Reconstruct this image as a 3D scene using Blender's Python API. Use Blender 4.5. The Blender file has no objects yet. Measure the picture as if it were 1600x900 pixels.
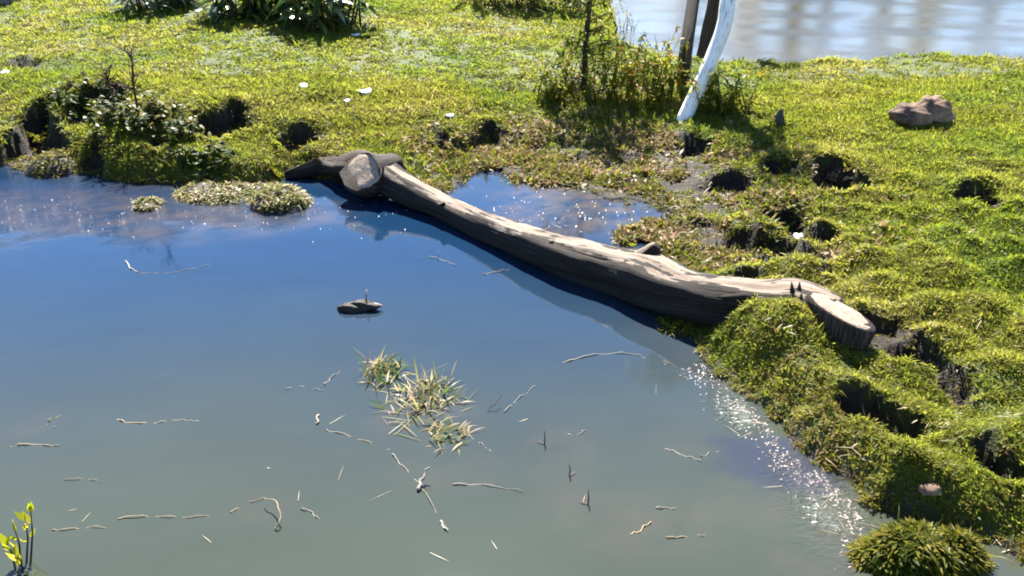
import bpy, bmesh, math, random
import numpy as np
from mathutils import Vector, Matrix, Euler

random.seed(7)
rng = np.random.default_rng(11)
S = bpy.context.scene
COL = S.collection
R = math.radians

# ------------------------------------------------------------------ camera
CAM_H, PITCH, FPX = 2.2, R(25.5), 1256.0
cam_d = bpy.data.cameras.new("camera")
cam = bpy.data.objects.new("camera", cam_d)
COL.objects.link(cam)
cam.location = (0, 0, CAM_H)
cam.rotation_euler = (math.pi / 2 - PITCH, 0, 0)
cam_d.sensor_width = 36.0
cam_d.lens = 36.0 * FPX / 1600.0
cam_d.clip_end = 3000
S.cycles.filter_width = 1.9
S.camera = cam

# ------------------------------------------------------------------ sky, sun, exposure
SUN_EL, SUN_AZ = R(51), R(-5)          # azimuth from +Y towards +X
w = bpy.data.worlds.new("World")
S.world = w
w.use_nodes = True
nt = w.node_tree
bg = nt.nodes["Background"]
sky = nt.nodes.new("ShaderNodeTexSky")
sky.sky_type = 'NISHITA'
sky.sun_disc = False
sky.sun_elevation = SUN_EL
sky.sun_rotation = SUN_AZ
sky.air_density = 0.8
sky.altitude = 1500
sky.dust_density = 0.0
sky.ozone_density = 3.0
nt.links.new(sky.outputs[0], bg.inputs[0])
bg.inputs[1].default_value = 0.08
sd = bpy.data.lights.new("sun", 'SUN')
sd.energy = 5.0
sd.angle = R(0.53)
sd.color = (1.0, 0.95, 0.86)
sun = bpy.data.objects.new("sun", sd)
COL.objects.link(sun)
sdir = Vector((math.sin(SUN_AZ) * math.cos(SUN_EL), math.cos(SUN_AZ) * math.cos(SUN_EL), math.sin(SUN_EL)))
sun.rotation_euler = sdir.to_track_quat('Z', 'Y').to_euler()
S.view_settings.view_transform = 'Standard'
S.view_settings.look = 'None'
S.view_settings.exposure = 2.15
S.view_settings.gamma = 1.0

# ------------------------------------------------------------------ helpers
CP, SP = math.cos(PITCH), math.sin(PITCH)


def at(px, py, z=0.0):
    """world point at height z seen at photograph pixel (px, py)"""
    u = (px - 800.0) / FPX
    v = (450.0 - py) / FPX
    d = Vector((u, CP + v * SP, -SP + v * CP))
    t = (z - CAM_H) / d.z
    return Vector((d.x * t, d.y * t, z))


def ppm(p):
    """pixels of the photograph per metre at world point p"""
    return FPX / (p.y * CP - (p.z - CAM_H) * SP)


def tag(o, label=None, cat=None, group=None, kind=None):
    if label: o['label'] = label
    if cat: o['category'] = cat
    if group: o['group'] = group
    if kind: o['kind'] = kind
    return o


def empty(name, loc, rz=0.0):
    o = bpy.data.objects.new(name, None)
    o.empty_display_size = 0.1
    o.location = loc
    o.rotation_euler = (0, 0, rz)
    COL.objects.link(o)
    return o


def link(name, me, mat=None, parent=None, loc=None):
    o = bpy.data.objects.new(name, me)
    if mat is not None and not me.materials:
        me.materials.append(mat)
    if parent is not None:
        o.parent = parent
    if loc is not None:
        o.location = loc
    COL.objects.link(o)
    return o


def copy_tree(o, parent=None):
    c = o.copy()
    COL.objects.link(c)
    if parent is not None:
        c.parent = parent
    for ch in list(o.children):
        copy_tree(ch, c)
    return c


# ---- numpy noise
def _hash(ix, iy, seed):
    h = (ix.astype(np.int64) * 374761393 + iy.astype(np.int64) * 668265263 + seed * 974711) & 0x7fffffff
    h = (h ^ (h >> 13)) * 1274126177 & 0x7fffffff
    h = h ^ (h >> 16)
    return (h & 0xffff) / 65535.0


def vnoise(x, y, seed=0):
    ix, iy = np.floor(x), np.floor(y)
    fx, fy = x - ix, y - iy
    fx = fx * fx * (3 - 2 * fx)
    fy = fy * fy * (3 - 2 * fy)
    a = _hash(ix, iy, seed); b = _hash(ix + 1, iy, seed)
    c = _hash(ix, iy + 1, seed); d = _hash(ix + 1, iy + 1, seed)
    return (a * (1 - fx) + b * fx) * (1 - fy) + (c * (1 - fx) + d * fx) * fy


def fbm(x, y, seed=0, oct=4):
    x = np.asarray(x, float); y = np.asarray(y, float)
    s = np.zeros(np.broadcast(x, y).shape); a = 0.5; n = 0
    for i in range(oct):
        s += a * (vnoise(x * 2 ** i + 17.3 * i, y * 2 ** i - 9.1 * i, seed + i) * 2 - 1)
        n += a; a *= 0.5
    return s / n


def worley(x, y, seed=0):
    """distance to nearest jittered cell point (cells of size 1)"""
    ix, iy = np.floor(x), np.floor(y)
    best = np.full(np.shape(x), 9.0)
    for dx in (-1, 0, 1):
        for dy in (-1, 0, 1):
            cx, cy = ix + dx, iy + dy
            px = cx + 0.15 + 0.7 * _hash(cx, cy, seed)
            py = cy + 0.15 + 0.7 * _hash(cx, cy, seed + 5)
            best = np.minimum(best, (px - x) ** 2 + (py - y) ** 2)
    return np.sqrt(best)


def sstep(a, b, x):
    t = np.clip((x - a) / (b - a), 0, 1)
    return t * t * (3 - 2 * t)


def poly_sd(poly, x, y):
    """signed distance, negative inside"""
    x = np.asarray(x, float); y = np.asarray(y, float)
    best = np.full(x.shape, 1e9)
    inside = np.zeros(x.shape, bool)
    n = len(poly)
    for i in range(n):
        ax, ay = poly[i]; bx, by = poly[(i + 1) % n]
        ex, ey = bx - ax, by - ay
        L = ex * ex + ey * ey + 1e-12
        t = np.clip(((x - ax) * ex + (y - ay) * ey) / L, 0, 1)
        best = np.minimum(best, (x - ax - t * ex) ** 2 + (y - ay - t * ey) ** 2)
        cond = ((ay > y) != (by > y))
        xi = ax + (y - ay) / (by - ay + 1e-12) * ex
        inside ^= cond & (x < xi)
    d = np.sqrt(best)
    return np.where(inside, -d, d)


# ------------------------------------------------------------------ materials
def new_mat(name):
    m = bpy.data.materials.new(name)
    m.use_nodes = True
    nt = m.node_tree
    return m, nt, nt.nodes, nt.links, nt.nodes["Principled BSDF"]


def ramp(n, stops):
    r = n.new("ShaderNodeValToRGB")
    e = r.color_ramp.elements
    while len(e) < len(stops): e.new(0.5)
    for i, (p, c) in enumerate(stops):
        e[i].position = p
        e[i].color = (*c, 1)
    return r


def noise(n, l, vec, scale, detail=4, rough=0.55):
    t = n.new("ShaderNodeTexNoise")
    t.inputs["Scale"].default_value = scale
    t.inputs["Detail"].default_value = detail
    t.inputs["Roughness"].default_value = rough
    if vec is not None: l.new(vec, t.inputs["Vector"])
    return t


def leaf_mat(name, stops, patch=0.5, trans=0.55, gloss=0.25, tr_gain=1.35, rnd=0.6):
    """leaf: colour by per-leaf tint + patches across the ground, light shining through"""
    m, nt, n, l, p = new_mat(name)
    n.remove(p)
    geo = n.new("ShaderNodeNewGeometry")
    nz = noise(n, l, geo.outputs["Position"], patch, 3)
    at_ = n.new("ShaderNodeAttribute"); at_.attribute_name = "tint"
    mx = n.new("ShaderNodeMath"); mx.operation = 'MULTIPLY_ADD'
    l.new(at_.outputs["Fac"], mx.inputs[0]); mx.inputs[1].default_value = rnd
    sc = n.new("ShaderNodeMath"); sc.operation = 'MULTIPLY_ADD'
    l.new(nz.outputs["Fac"], sc.inputs[0]); sc.inputs[1].default_value = 1.6; sc.inputs[2].default_value = -0.27 - rnd * 0.5
    l.new(sc.outputs[0], mx.inputs[2])
    rp = ramp(n, stops); l.new(mx.outputs[0], rp.inputs[0])
    di = n.new("ShaderNodeBsdfDiffuse"); tr = n.new("ShaderNodeBsdfTranslucent")
    l.new(rp.outputs[0], di.inputs[0])
    hs = n.new("ShaderNodeHueSaturation"); hs.inputs["Value"].default_value = tr_gain; hs.inputs["Saturation"].default_value = 1.06
    l.new(rp.outputs[0], hs.inputs["Color"]); l.new(hs.outputs[0], tr.inputs[0])
    ms = n.new("ShaderNodeMixShader"); ms.inputs[0].default_value = trans
    l.new(di.outputs[0], ms.inputs[1]); l.new(tr.outputs[0], ms.inputs[2])
    gl = n.new("ShaderNodeBsdfGlossy"); gl.inputs["Roughness"].default_value = 0.38
    gl.inputs["Color"].default_value = (1, 1, 1, 1)
    fr = n.new("ShaderNodeFresnel"); fr.inputs[0].default_value = 1.35
    fm = n.new("ShaderNodeMath"); fm.operation = 'MULTIPLY'; l.new(fr.outputs[0], fm.inputs[0]); fm.inputs[1].default_value = gloss
    m2 = n.new("ShaderNodeMixShader"); l.new(fm.outputs[0], m2.inputs[0])
    l.new(ms.outputs[0], m2.inputs[1]); l.new(gl.outputs[0], m2.inputs[2])
    l.new(m2.outputs[0], n["Material Output"].inputs[0])
    return m


M = {}
M['turf'] = leaf_mat("turf_leaf", [(0.0, (.068, .115, .018)), (0.25, (.118, .160, .022)), (0.5, (.172, .186, .026)), (0.82, (.212, .198, .040)), (1.0, (.29, .24, .12))], patch=.8, trans=.62, tr_gain=1.6, gloss=.15)
M['turf_dark'] = leaf_mat("bank_leaf", [(0.0, (.040, .060, .010)), (0.3, (.085, .095, .013)), (0.55, (.165, .155, .018)), (0.75, (.20, .165, .03)), (0.88, (.12, .075, .03)), (1.0, (.24, .17, .09))], trans=.5, patch=1.7, rnd=.8, tr_gain=1.35, gloss=.15)
M['marsh'] = leaf_mat("marsh_leaf", [(0.0, (.07, .10, .012)), (0.35, (.15, .155, .022)), (0.58, (.20, .155, .06)), (0.78, (.20, .105, .06)), (1.0, (.38, .31, .21))], patch=1.6, rnd=.9)
M['isle'] = leaf_mat("islet_leaf", [(0.0, (.09, .12, .014)), (0.4, (.19, .19, .03)), (0.7, (.28, .22, .08)), (1.0, (.42, .34, .22))], patch=3, rnd=1.0)
M['straw'] = leaf_mat("dry_straw", [(0.0, (.20, .14, .08)), (0.5, (.33, .26, .16)), (1.0, (.55, .47, .34))], patch=2, trans=.25, rnd=1.0)
M['shrub'] = leaf_mat("shrub_leaf", [(0.0, (.028, .06, .020)), (0.5, (.06, .105, .022)), (0.85, (.12, .16, .025)), (1.0, (.18, .20, .035))], trans=.45, gloss=.15, rnd=1.0)
M['shrub_pale'] = leaf_mat("pale_shrub_leaf", [(0.0, (.04, .08, .03)), (0.5, (.09, .13, .05)), (1.0, (.19, .22, .12))], trans=.45, gloss=.15, rnd=1.0)
M['weed'] = leaf_mat("weed_leaf", [(0.0, (.07, .105, .014)), (0.4, (.14, .165, .018)), (0.8, (.25, .25, .028)), (0.97, (.30, .24, .03)), (1.0, (.32, .13, .025))], trans=.62, patch=2.2, rnd=1.0, gloss=.1)
M['bankweed'] = leaf_mat("bank_weed_leaf", [(0.0, (.025, .055, .014)), (0.5, (.055, .085, .014)), (0.8, (.12, .13, .018)), (1.0, (.17, .15, .03))], patch=2.2, rnd=1.0, gloss=.2)
M['willow'] = leaf_mat("sapling_leaf", [(0.0, (.05, .09, .012)), (0.6, (.12, .15, .02)), (1.0, (.20, .17, .03))], patch=2.2, rnd=1.0, gloss=.1)
M['bud'] = leaf_mat("yellow_leaf", [(0.0, (.16, .20, .015)), (0.6, (.34, .32, .03)), (1.0, (.50, .44, .16))], rnd=1.0, patch=6)
M['waterblade'] = leaf_mat("water_blade", [(0.0, (.05, .11, .03)), (0.45, (.12, .15, .04)), (0.75, (.30, .24, .12)), (1.0, (.42, .33, .22))], patch=3, rnd=1.0)


def soil_mat():
    m, nt, n, l, p = new_mat("soil_and_thatch")
    geo = n.new("ShaderNodeNewGeometry")
    a = noise(n, l, geo.outputs["Position"], 9, 6, .65)
    b = noise(n, l, geo.outputs["Position"], 60, 3)
    soil = ramp(n, [(0.3, (.007, .0048, .0033)), (0.55, (.021, .0145, .0098)), (0.75, (.045, .031, .021))]); l.new(a.outputs[0], soil.inputs[0])
    that = ramp(n, [(0.3, (.025, .040, .008)), (0.6, (.07, .09, .015)), (0.8, (.13, .12, .03))]); l.new(b.outputs[0], that.inputs[0])
    veg = n.new("ShaderNodeAttribute"); veg.attribute_name = "veg"
    mix = n.new("ShaderNodeMix"); mix.data_type = 'RGBA'
    l.new(veg.outputs["Fac"], mix.inputs[0]); l.new(soil.outputs[0], mix.inputs[6]); l.new(that.outputs[0], mix.inputs[7])
    l.new(mix.outputs[2], p.inputs["Base Color"])
    p.inputs["Roughness"].default_value = .7
    p.inputs["Specular IOR Level"].default_value = .25
    bp = n.new("ShaderNodeBump"); bp.inputs["Strength"].default_value = .8; bp.inputs["Distance"].default_value = .03
    l.new(b.outputs[0], bp.inputs["Height"]); l.new(bp.outputs[0], p.inputs["Normal"])
    return m


M['soil'] = soil_mat()


def water_mat(name, river=False):
    m, nt, n, l, p = new_mat(name)
    geo = n.new("ShaderNodeNewGeometry")
    if river:
        nz = noise(n, l, geo.outputs["Position"], .5, 3)
        c = ramp(n, [(0.3, (.060, .062, .058)), (0.7, (.10, .088, .066))]); l.new(nz.outputs[0], c.inputs[0])
        l.new(c.outputs[0], p.inputs["Base Color"])
    else:
        a = n.new("ShaderNodeAttribute"); a.attribute_name = "murk"
        l.new(a.outputs["Color"], p.inputs["Base Color"])
    p.inputs["Roughness"].default_value = .035 if not river else .06
    p.inputs["IOR"].default_value = 1.5
    p.inputs["Specular IOR Level"].default_value = .5
    # ripples
    mp = n.new("ShaderNodeMapping"); l.new(geo.outputs["Position"], mp.inputs[0])
    mp.inputs["Rotation"].default_value = (0, 0, .4)
    mp.inputs["Scale"].default_value = (1, 1.6, 1)
    n1 = noise(n, l, mp.outputs[0], 7.0 if river else 1.6, 2)
    n2 = noise(n, l, mp.outputs[0], 45.0 if river else 26.0, 3)
    b1 = n.new("ShaderNodeBump"); b1.inputs["Strength"].default_value = .015 if river else .08; b1.inputs["Distance"].default_value = .05 if river else .03
    l.new(n1.outputs[0], b1.inputs["Height"])
    b2 = n.new("ShaderNodeBump"); b2.inputs["Distance"].default_value = .02 if river else .03
    l.new(n2.outputs[0], b2.inputs["Height"]); l.new(b1.outputs[0], b2.inputs["Normal"])
    if river:
        n3 = noise(n, l, geo.outputs["Position"], .55, 2)
        mr = n.new("ShaderNodeMapRange"); l.new(n3.outputs[0], mr.inputs[0]); mr.inputs[1].default_value = .45; mr.inputs[2].default_value = .65; mr.inputs[3].default_value = .10; mr.inputs[4].default_value = .26
        l.new(mr.outputs[0], b2.inputs["Strength"])
    else:
        r = n.new("ShaderNodeAttribute"); r.attribute_name = "ripple"
        l.new(r.outputs["Fac"], b2.inputs["Strength"])
    l.new(b2.outputs[0], p.inputs["Normal"])
    return m


M['pond'] = water_mat("pond_water")
M['river'] = water_mat("river_water", True)


def wood_mat(name, dark, mid, light, crack=.55, rough=.75, stain=True, bark_shade=False):
    """weathered wood; vector attribute 'grain' = (along, round x, round y)"""
    m, nt, n, l, p = new_mat(name)
    g = n.new("ShaderNodeAttribute"); g.attribute_name = "grain"
    mp = n.new("ShaderNodeMapping"); l.new(g.outputs["Vector"], mp.inputs[0]); mp.inputs["Scale"].default_value = (1.2, 7, 7)
    a = noise(n, l, mp.outputs[0], 2.2, 7, .65)
    c = ramp(n, [(0.34, dark), (0.45, mid), (0.66, light)]); l.new(a.outputs[0], c.inputs[0])
    b = noise(n, l, g.outputs["Vector"], 3.0, 5, .6)
    c2 = ramp(n, [(0.42, (1, 1, 1)), (0.62, (.55, .47, .42))]); l.new(b.outputs[0], c2.inputs[0])
    mx = n.new("ShaderNodeMix"); mx.data_type = 'RGBA'; mx.blend_type = 'MULTIPLY'; mx.inputs[0].default_value = .8
    l.new(c.outputs[0], mx.inputs[6]); l.new(c2.outputs[0], mx.inputs[7])
    out = mx.outputs[2]
    if bark_shade:    # torn bark on the flanks, widened and blackened as painted shade; bare back
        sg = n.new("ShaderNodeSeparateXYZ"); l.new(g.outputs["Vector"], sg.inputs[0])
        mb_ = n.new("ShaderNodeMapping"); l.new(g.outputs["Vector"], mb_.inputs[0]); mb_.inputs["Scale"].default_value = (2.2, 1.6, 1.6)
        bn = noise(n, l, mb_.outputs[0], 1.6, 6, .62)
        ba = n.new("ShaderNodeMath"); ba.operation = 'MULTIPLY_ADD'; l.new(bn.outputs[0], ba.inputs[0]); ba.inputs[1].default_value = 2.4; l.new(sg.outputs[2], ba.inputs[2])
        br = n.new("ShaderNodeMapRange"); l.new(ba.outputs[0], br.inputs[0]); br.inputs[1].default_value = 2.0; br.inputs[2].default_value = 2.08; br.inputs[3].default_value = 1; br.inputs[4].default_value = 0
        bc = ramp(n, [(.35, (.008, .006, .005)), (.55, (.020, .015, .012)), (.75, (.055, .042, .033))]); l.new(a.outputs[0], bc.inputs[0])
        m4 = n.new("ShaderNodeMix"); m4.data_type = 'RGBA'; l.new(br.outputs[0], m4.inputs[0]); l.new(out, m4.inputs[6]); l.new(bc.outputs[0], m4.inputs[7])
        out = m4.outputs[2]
    if stain:   # wet, algae dark band just above the water
        geo = n.new("ShaderNodeNewGeometry"); sx = n.new("ShaderNodeSeparateXYZ"); l.new(geo.outputs["Position"], sx.inputs[0])
        ad = n.new("ShaderNodeMath"); ad.operation = 'MULTIPLY_ADD'; l.new(b.outputs[0], ad.inputs[0]); ad.inputs[1].default_value = -.12; l.new(sx.outputs[2], ad.inputs[2])
        mr = n.new("ShaderNodeMapRange"); l.new(ad.outputs[0], mr.inputs[0]); mr.inputs[1].default_value = -.02; mr.inputs[2].default_value = .05
        mr.inputs[3].default_value = 1; mr.inputs[4].default_value = 0
        m3 = n.new("ShaderNodeMix"); m3.data_type = 'RGBA'; l.new(mr.outputs[0], m3.inputs[0]); l.new(out, m3.inputs[6]); m3.inputs[7].default_value = (.02, .017, .014, 1)
        out = m3.outputs[2]
    l.new(out, p.inputs["Base Color"])
    p.inputs["Roughness"].default_value = rough
    p.inputs["Specular IOR Level"].default_value = .2
    bp = n.new("ShaderNodeBump"); bp.inputs["Strength"].default_value = crack; bp.inputs["Distance"].default_value = .02
    l.new(a.outputs[0], bp.inputs["Height"]); l.new(bp.outputs[0], p.inputs["Normal"])
    return m


M['log'] = wood_mat("weathered_log", (.07, .05, .036), (.205, .162, .125), (.30, .25, .20), bark_shade=True)
M['log_bark'] = wood_mat("log_bark", (.010, .008, .006), (.035, .027, .021), (.10, .08, .062), crack=1.0)
M['trunk_dark'] = wood_mat("dark_bark", (.012, .010, .009), (.032, .027, .022), (.07, .058, .048), crack=.9, stain=False)
M['trunk_brown'] = wood_mat("brown_bark", (.018, .011, .007), (.05, .034, .022), (.15, .11, .07), crack=1.0, stain=False)
M['twig'] = wood_mat("dead_twig", (.035, .022, .018), (.07, .045, .035), (.11, .075, .05), stain=False)
M['pale_stick'] = wood_mat("pale_stick", (.17, .145, .115), (.33, .29, .24), (.52, .47, .41), stain=False)
M['pale_bark'] = wood_mat("far_trunk", (.20, .15, .10), (.32, .25, .17), (.42, .34, .24), stain=False)


def white_trunk_mat():
    m, nt, n, l, p = new_mat("white_bark")
    g = n.new("ShaderNodeAttribute"); g.attribute_name = "grain"
    mp = n.new("ShaderNodeMapping"); l.new(g.outputs["Vector"], mp.inputs[0]); mp.inputs["Scale"].default_value = (3.5, 3, 3)
    a = noise(n, l, mp.outputs[0], 3, 5, .6)
    c = ramp(n, [(0.33, (.10, .075, .055)), (0.40, (.5, .44, .37)), (0.46, (.84, .83, .81))]); l.new(a.outputs[0], c.inputs[0])
    l.new(c.outputs[0], p.inputs["Base Color"]); p.inputs["Roughness"].default_value = .55
    bp = n.new("ShaderNodeBump"); bp.inputs["Strength"].default_value = .3; bp.inputs["Distance"].default_value = .01
    l.new(a.outputs[0], bp.inputs["Height"]); l.new(bp.outputs[0], p.inputs["Normal"])
    return m


M['white_bark'] = white_trunk_mat()


def cut_mat():
    m, nt, n, l, p = new_mat("sawn_end_grain")
    g = n.new("ShaderNodeAttribute"); g.attribute_name = "grain"      # (radius, x, y) on the face
    wv = n.new("ShaderNodeTexWave"); wv.wave_type = 'RINGS'; wv.rings_direction = 'SPHERICAL'
    mp = n.new("ShaderNodeMapping"); l.new(g.outputs["Vector"], mp.inputs[0]); mp.inputs["Scale"].default_value = (0, 1, 1)
    l.new(mp.outputs[0], wv.inputs["Vector"]); wv.inputs["Scale"].default_value = 14; wv.inputs["Distortion"].default_value = 3; wv.inputs["Detail"].default_value = 3
    a = noise(n, l, g.outputs["Vector"], 9, 6, .65)
    c = ramp(n, [(0.3, (.16, .112, .08)), (0.5, (.33, .25, .185)), (0.7, (.46, .37, .29))]); l.new(a.outputs[0], c.inputs[0])
    mx = n.new("ShaderNodeMix"); mx.data_type = 'RGBA'; mx.blend_type = 'MULTIPLY'; mx.inputs[0].default_value = .25
    l.new(c.outputs[0], mx.inputs[6]); l.new(wv.outputs[0], mx.inputs[7])
    l.new(mx.outputs[2], p.inputs["Base Color"]); p.inputs["Roughness"].default_value = .8; p.inputs["Specular IOR Level"].default_value = .15
    bp = n.new("ShaderNodeBump"); bp.inputs["Strength"].default_value = .6; bp.inputs["Distance"].default_value = .01
    l.new(a.outputs[0], bp.inputs["Height"]); l.new(bp.outputs[0], p.inputs["Normal"])
    return m


M['cut'] = cut_mat()


def plain_mat(name, stops, scale=8, rough=.7, bump=.4, spec=.25, dist=.02):
    m, nt, n, l, p = new_mat(name)
    tc = n.new("ShaderNodeTexCoord")
    a = noise(n, l, tc.outputs["Object"], scale, 6, .6)
    c = ramp(n, stops); l.new(a.outputs[0], c.inputs[0])
    l.new(c.outputs[0], p.inputs["Base Color"]); p.inputs["Roughness"].default_value = rough; p.inputs["Specular IOR Level"].default_value = spec
    bp = n.new("ShaderNodeBump"); bp.inputs["Strength"].default_value = bump; bp.inputs["Distance"].default_value = dist
    l.new(a.outputs[0], bp.inputs["Height"]); l.new(bp.outputs[0], p.inputs["Normal"])
    return m


M['rock'] = plain_mat("brown_rock", [(.34, (.030, .019, .014)), (.48, (.13, .082, .056)), (.66, (.28, .19, .13))], 4, .8, .9)
M['dark_rock'] = plain_mat("dark_stone", [(.3, (.03, .025, .022)), (.7, (.10, .085, .07))], 8, .8, .7)
M['white'] = plain_mat("white_scrap", [(.3, (.5, .49, .47)), (.7, (.72, .71, .70))], 20, .5, .2)
M['foam'] = plain_mat("pale_scum", [(.3, (.16, .12, .11)), (.7, (.36, .29, .27))], 30, .35, .3, .5)
M['mud'] = plain_mat("wet_mud", [(.3, (.012, .010, .008)), (.7, (.04, .032, .026))], 12, .65, .7, .25)
M['crate'] = plain_mat("grey_concrete", [(.3, (.10, .09, .08)), (.7, (.18, .16, .14))], 12, .85, .4)

# ------------------------------------------------------------------ shorelines (built from points on the ground)
pond_px = [(-330, 255), (-160, 258), (0, 263), (60, 272), (110, 268), (165, 284), (235, 288), (300, 292), (345, 300), (400, 303), (436, 288), (450, 275),
           (500, 280), (560, 292), (640, 296), (700, 306), (730, 290), (742, 268), (772, 264), (800, 284), (850, 290), (905, 296), (945, 318), (985, 312), (1050, 338),
           (985, 355), (955, 375), (975, 388), (1010, 380), (1048, 405), (1052, 430), (1010, 445),
           (1040, 520), (1078, 524), (1085, 560), (1128, 592), (1165, 630), (1205, 662), (1235, 705), (1285, 735), (1325, 768), (1345, 800), (1400, 818), (1450, 838), (1500, 846), (1560, 856), (1610, 905), (1640, 980)]
pond = [tuple(at(x, y, 0).xy) for x, y in pond_px]
pond += [(1.55, 1.15), (.6, .75), (-1.2, .7), (-2.6, 1.2), (-5, 1.4), (-8, 3), (-9.5, 6)]
river = [tuple(at(x, y, 0.33).xy) for x, y in [(962, -12), (970, 20), (985, 64), (1060, 86), (1150, 96), (1300, 102), (1450, 104), (1620, 106)]]
river += [(14, 9.3), (40, 8), (160, -1), (160, 47), (60, 46), (30, 44), (12, 46), (6, 47)]
RIVER_Z = -0.12


def ell(px, py, rx, ry, z=0.2):
    c = at(px, py, z)
    k = ppm(c)
    y1 = at(px, py - ry, z).y; y0 = at(px, py + ry, z).y
    return c.x, c.y, rx / k, (y1 - y0) / 2


# dark hollows where cattle broke the turf: (px, py, rx, ry, depth)
pits = [(765, 207, 30, 10, .15), (800, 232, 26, 9, .12), (735, 245, 24, 8, .08), (1105, 335, 42, 19, .22), (1185, 368, 50, 22, .24), (1320, 283, 36, 15, .22), (1086, 215, 22, 8, .16),
        (1150, 271, 40, 10, .16), (1215, 252, 30, 7, .12), (1235, 330, 40, 17, .20), (985, 268, 34, 12, .16), (1040, 285, 26, 10, .12), (1262, 385, 34, 12, .12),
        (1378, 632, 52, 22, .24), (1578, 706, 46, 26, .40), (1490, 580, 22, 16, .16), (1440, 548, 36, 15, .12), (1525, 322, 26, 7, .12), (1548, 333, 12, 5, .1),
        (15, 232, 58, 34, .34), (340, 212, 44, 10, .17), (465, 217, 27, 7, .14), (150, 196, 46, 13, .14), (1295, 360, 22, 9, .1), (120, 248, 30, 14, .26), (192, 262, 20, 12, .22), (250, 232, 18, 8, .14), (1340, 510, 70, 18, .05),
        (1435, 104, 30, 4, .15), (40, 145, 26, 4, .07), (230, 60, 40, 5, .08), (140, 35, 44, 4, .06), (690, 210, 22, 7, .1), (870, 250, 26, 7, .08), (910, 225, 20, 6, .08), (1140, 440, 24, 7, .06),
        (1160, 418, 40, 8, .10), (1300, 415, 26, 8, .08)]
PITS = [(*ell(a, b, c * 1.05, d * 1.15, .22), dep * .95) for a, b, c, d, dep in pits]

# broad mounds (px, py, rx, ry, height)
mounds = [(1155, 508, 115, 48, .30), (1270, 555, 80, 35, .15), (1420, 770, 90, 60, .12), (1210, 640, 70, 40, .08), (1330, 690, 80, 45, .10), (1170, 405, 90, 30, .10), (200, 225, 70, 25, .07),
          (470, 40, 230, 30, .12), (720, 12, 130, 14, .25), (1480, 470, 120, 60, .10), (1560, 860, 90, 30, .05), (280, 262, 70, 16, .1)]
MOUNDS = [(*ell(a, b, c, d, .15), hh) for a, b, c, d, hh in mounds]
MARSH = ell(925, 290, 300, 112, .05)


def terrain(x, y):
    """ground height, and how far it is grown over"""
    x = np.asarray(x, float); y = np.asarray(y, float)
    wob = .055 * fbm(x * 3.2, y * 3.2, 3, 4) + .03 * fbm(x * 11, y * 11, 8, 3)
    d1 = poly_sd(pond, x, y) + wob
    d2 = poly_sd(river, x, y) + wob * 2
    mx, my, mrx, mry = MARSH
    marsh = np.exp(-(((x - mx) / mrx) ** 2 + ((y - my) / mry) ** 2) ** 1.5)
    # broad lie of the land
    B = .17 + .055 * np.clip(y - 4.5, 0, 9) * sstep(2.5, -3.5, x) + .09 * sstep(-.5, -2.2, x)
    B = B + .028 * np.clip(y - 5.0, 0, 7) * sstep(-2.5, 1.0, x) + .06 * np.clip(x - 1.6, 0, 3.5)
    B = B + .05 * sstep(16, 26, y) + .9 * sstep(44, 52, y) * 2.6
    B = B * (1 - .78 * marsh)
    for (cx, cy, rx, ry, hh) in MOUNDS:
        B = B + hh * np.exp(-(((x - cx) / rx) ** 2 + ((y - cy) / ry) ** 2))
    # hummocky turf
    near_r = sstep(.6, 1.5, x) * sstep(9.5, 6.0, y)
    wl = worley(x / .34 + .3 * fbm(x * 2, y * 2, 21, 2), y / .34, 31)
    tus = np.clip(1 - wl * 1.35, 0, 1)
    B = B + near_r * (.12 * tus - .05) * sstep(8.2, 4.0, y)
    wl2 = worley(x / .55, y / .55, 77)
    B = B + (.035 + .03 * marsh) * (np.clip(1 - wl2 * 1.3, 0, 1) - .4) * sstep(24, 12, y)
    B = B + .035 * fbm(x * .9, y * .9, 5, 3) + .03 * fbm(x * 3.1, y * 3.1, 6, 4) * sstep(30, 14, y)
    B = B * (.52 + .48 * sstep(.1, 1.5, d1 + .25 * fbm(x * 1.6, y * 1.6, 44, 3)) + .25 * sstep(.8, 1.6, x) * sstep(1.5, .1, d1))
    B = np.maximum(B, .035)
    wid = .14 + .34 * vnoise(x * 1.9, y * 1.9, 9) + marsh * 1.0
    e1 = sstep(0, 1, np.clip(d1 / wid, 0, 1) ** .75)
    e2 = sstep(0, .5, d2)
    h = -.05 + (B + .05) * e1
    h = np.where(d1 < 0, -.05 - .45 * sstep(0, .8, -d1), h)
    pit = np.zeros_like(x)
    for (cx, cy, rx, ry, dep) in PITS:
        n_ = 1.0 * fbm(x * 4.5, y * 4.5, 41, 4)
        q = np.sqrt(((x - cx) / rx) ** 2 + ((y - cy) / ry) ** 2) + n_
        k = sstep(1.12, .72, q)
        h = h - dep * k * (d1 > 0.02)
        lip = np.exp(-(((x - cx) / (rx * 1.1)) ** 2 + ((y - cy - ry * 1.35) / (ry * .6 + .05)) ** 2))
        h = h + np.minimum(.45 * dep, .10) * lip * (1 - k) * (d1 > 0.02)
        pit = np.maximum(pit, sstep(1.25, 1.02, q))
    h = np.where((d1 > .03) & (h < .012), .012 + .02 * (vnoise(x * 9, y * 9, 3) - .3), h)
    hr = RIVER_Z - .08 + (h - RIVER_Z + .08) * e2
    hr = np.where(d2 < 0, RIVER_Z - .08 - .9 * sstep(0, 3, -d2), hr)
    h = np.where(d1 > 1.0, hr, h)
    veg = (1 - pit) * sstep(.02, .12, d1) * sstep(.0, .3, d2)
    return h, veg, marsh, pit, d1, d2


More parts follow.
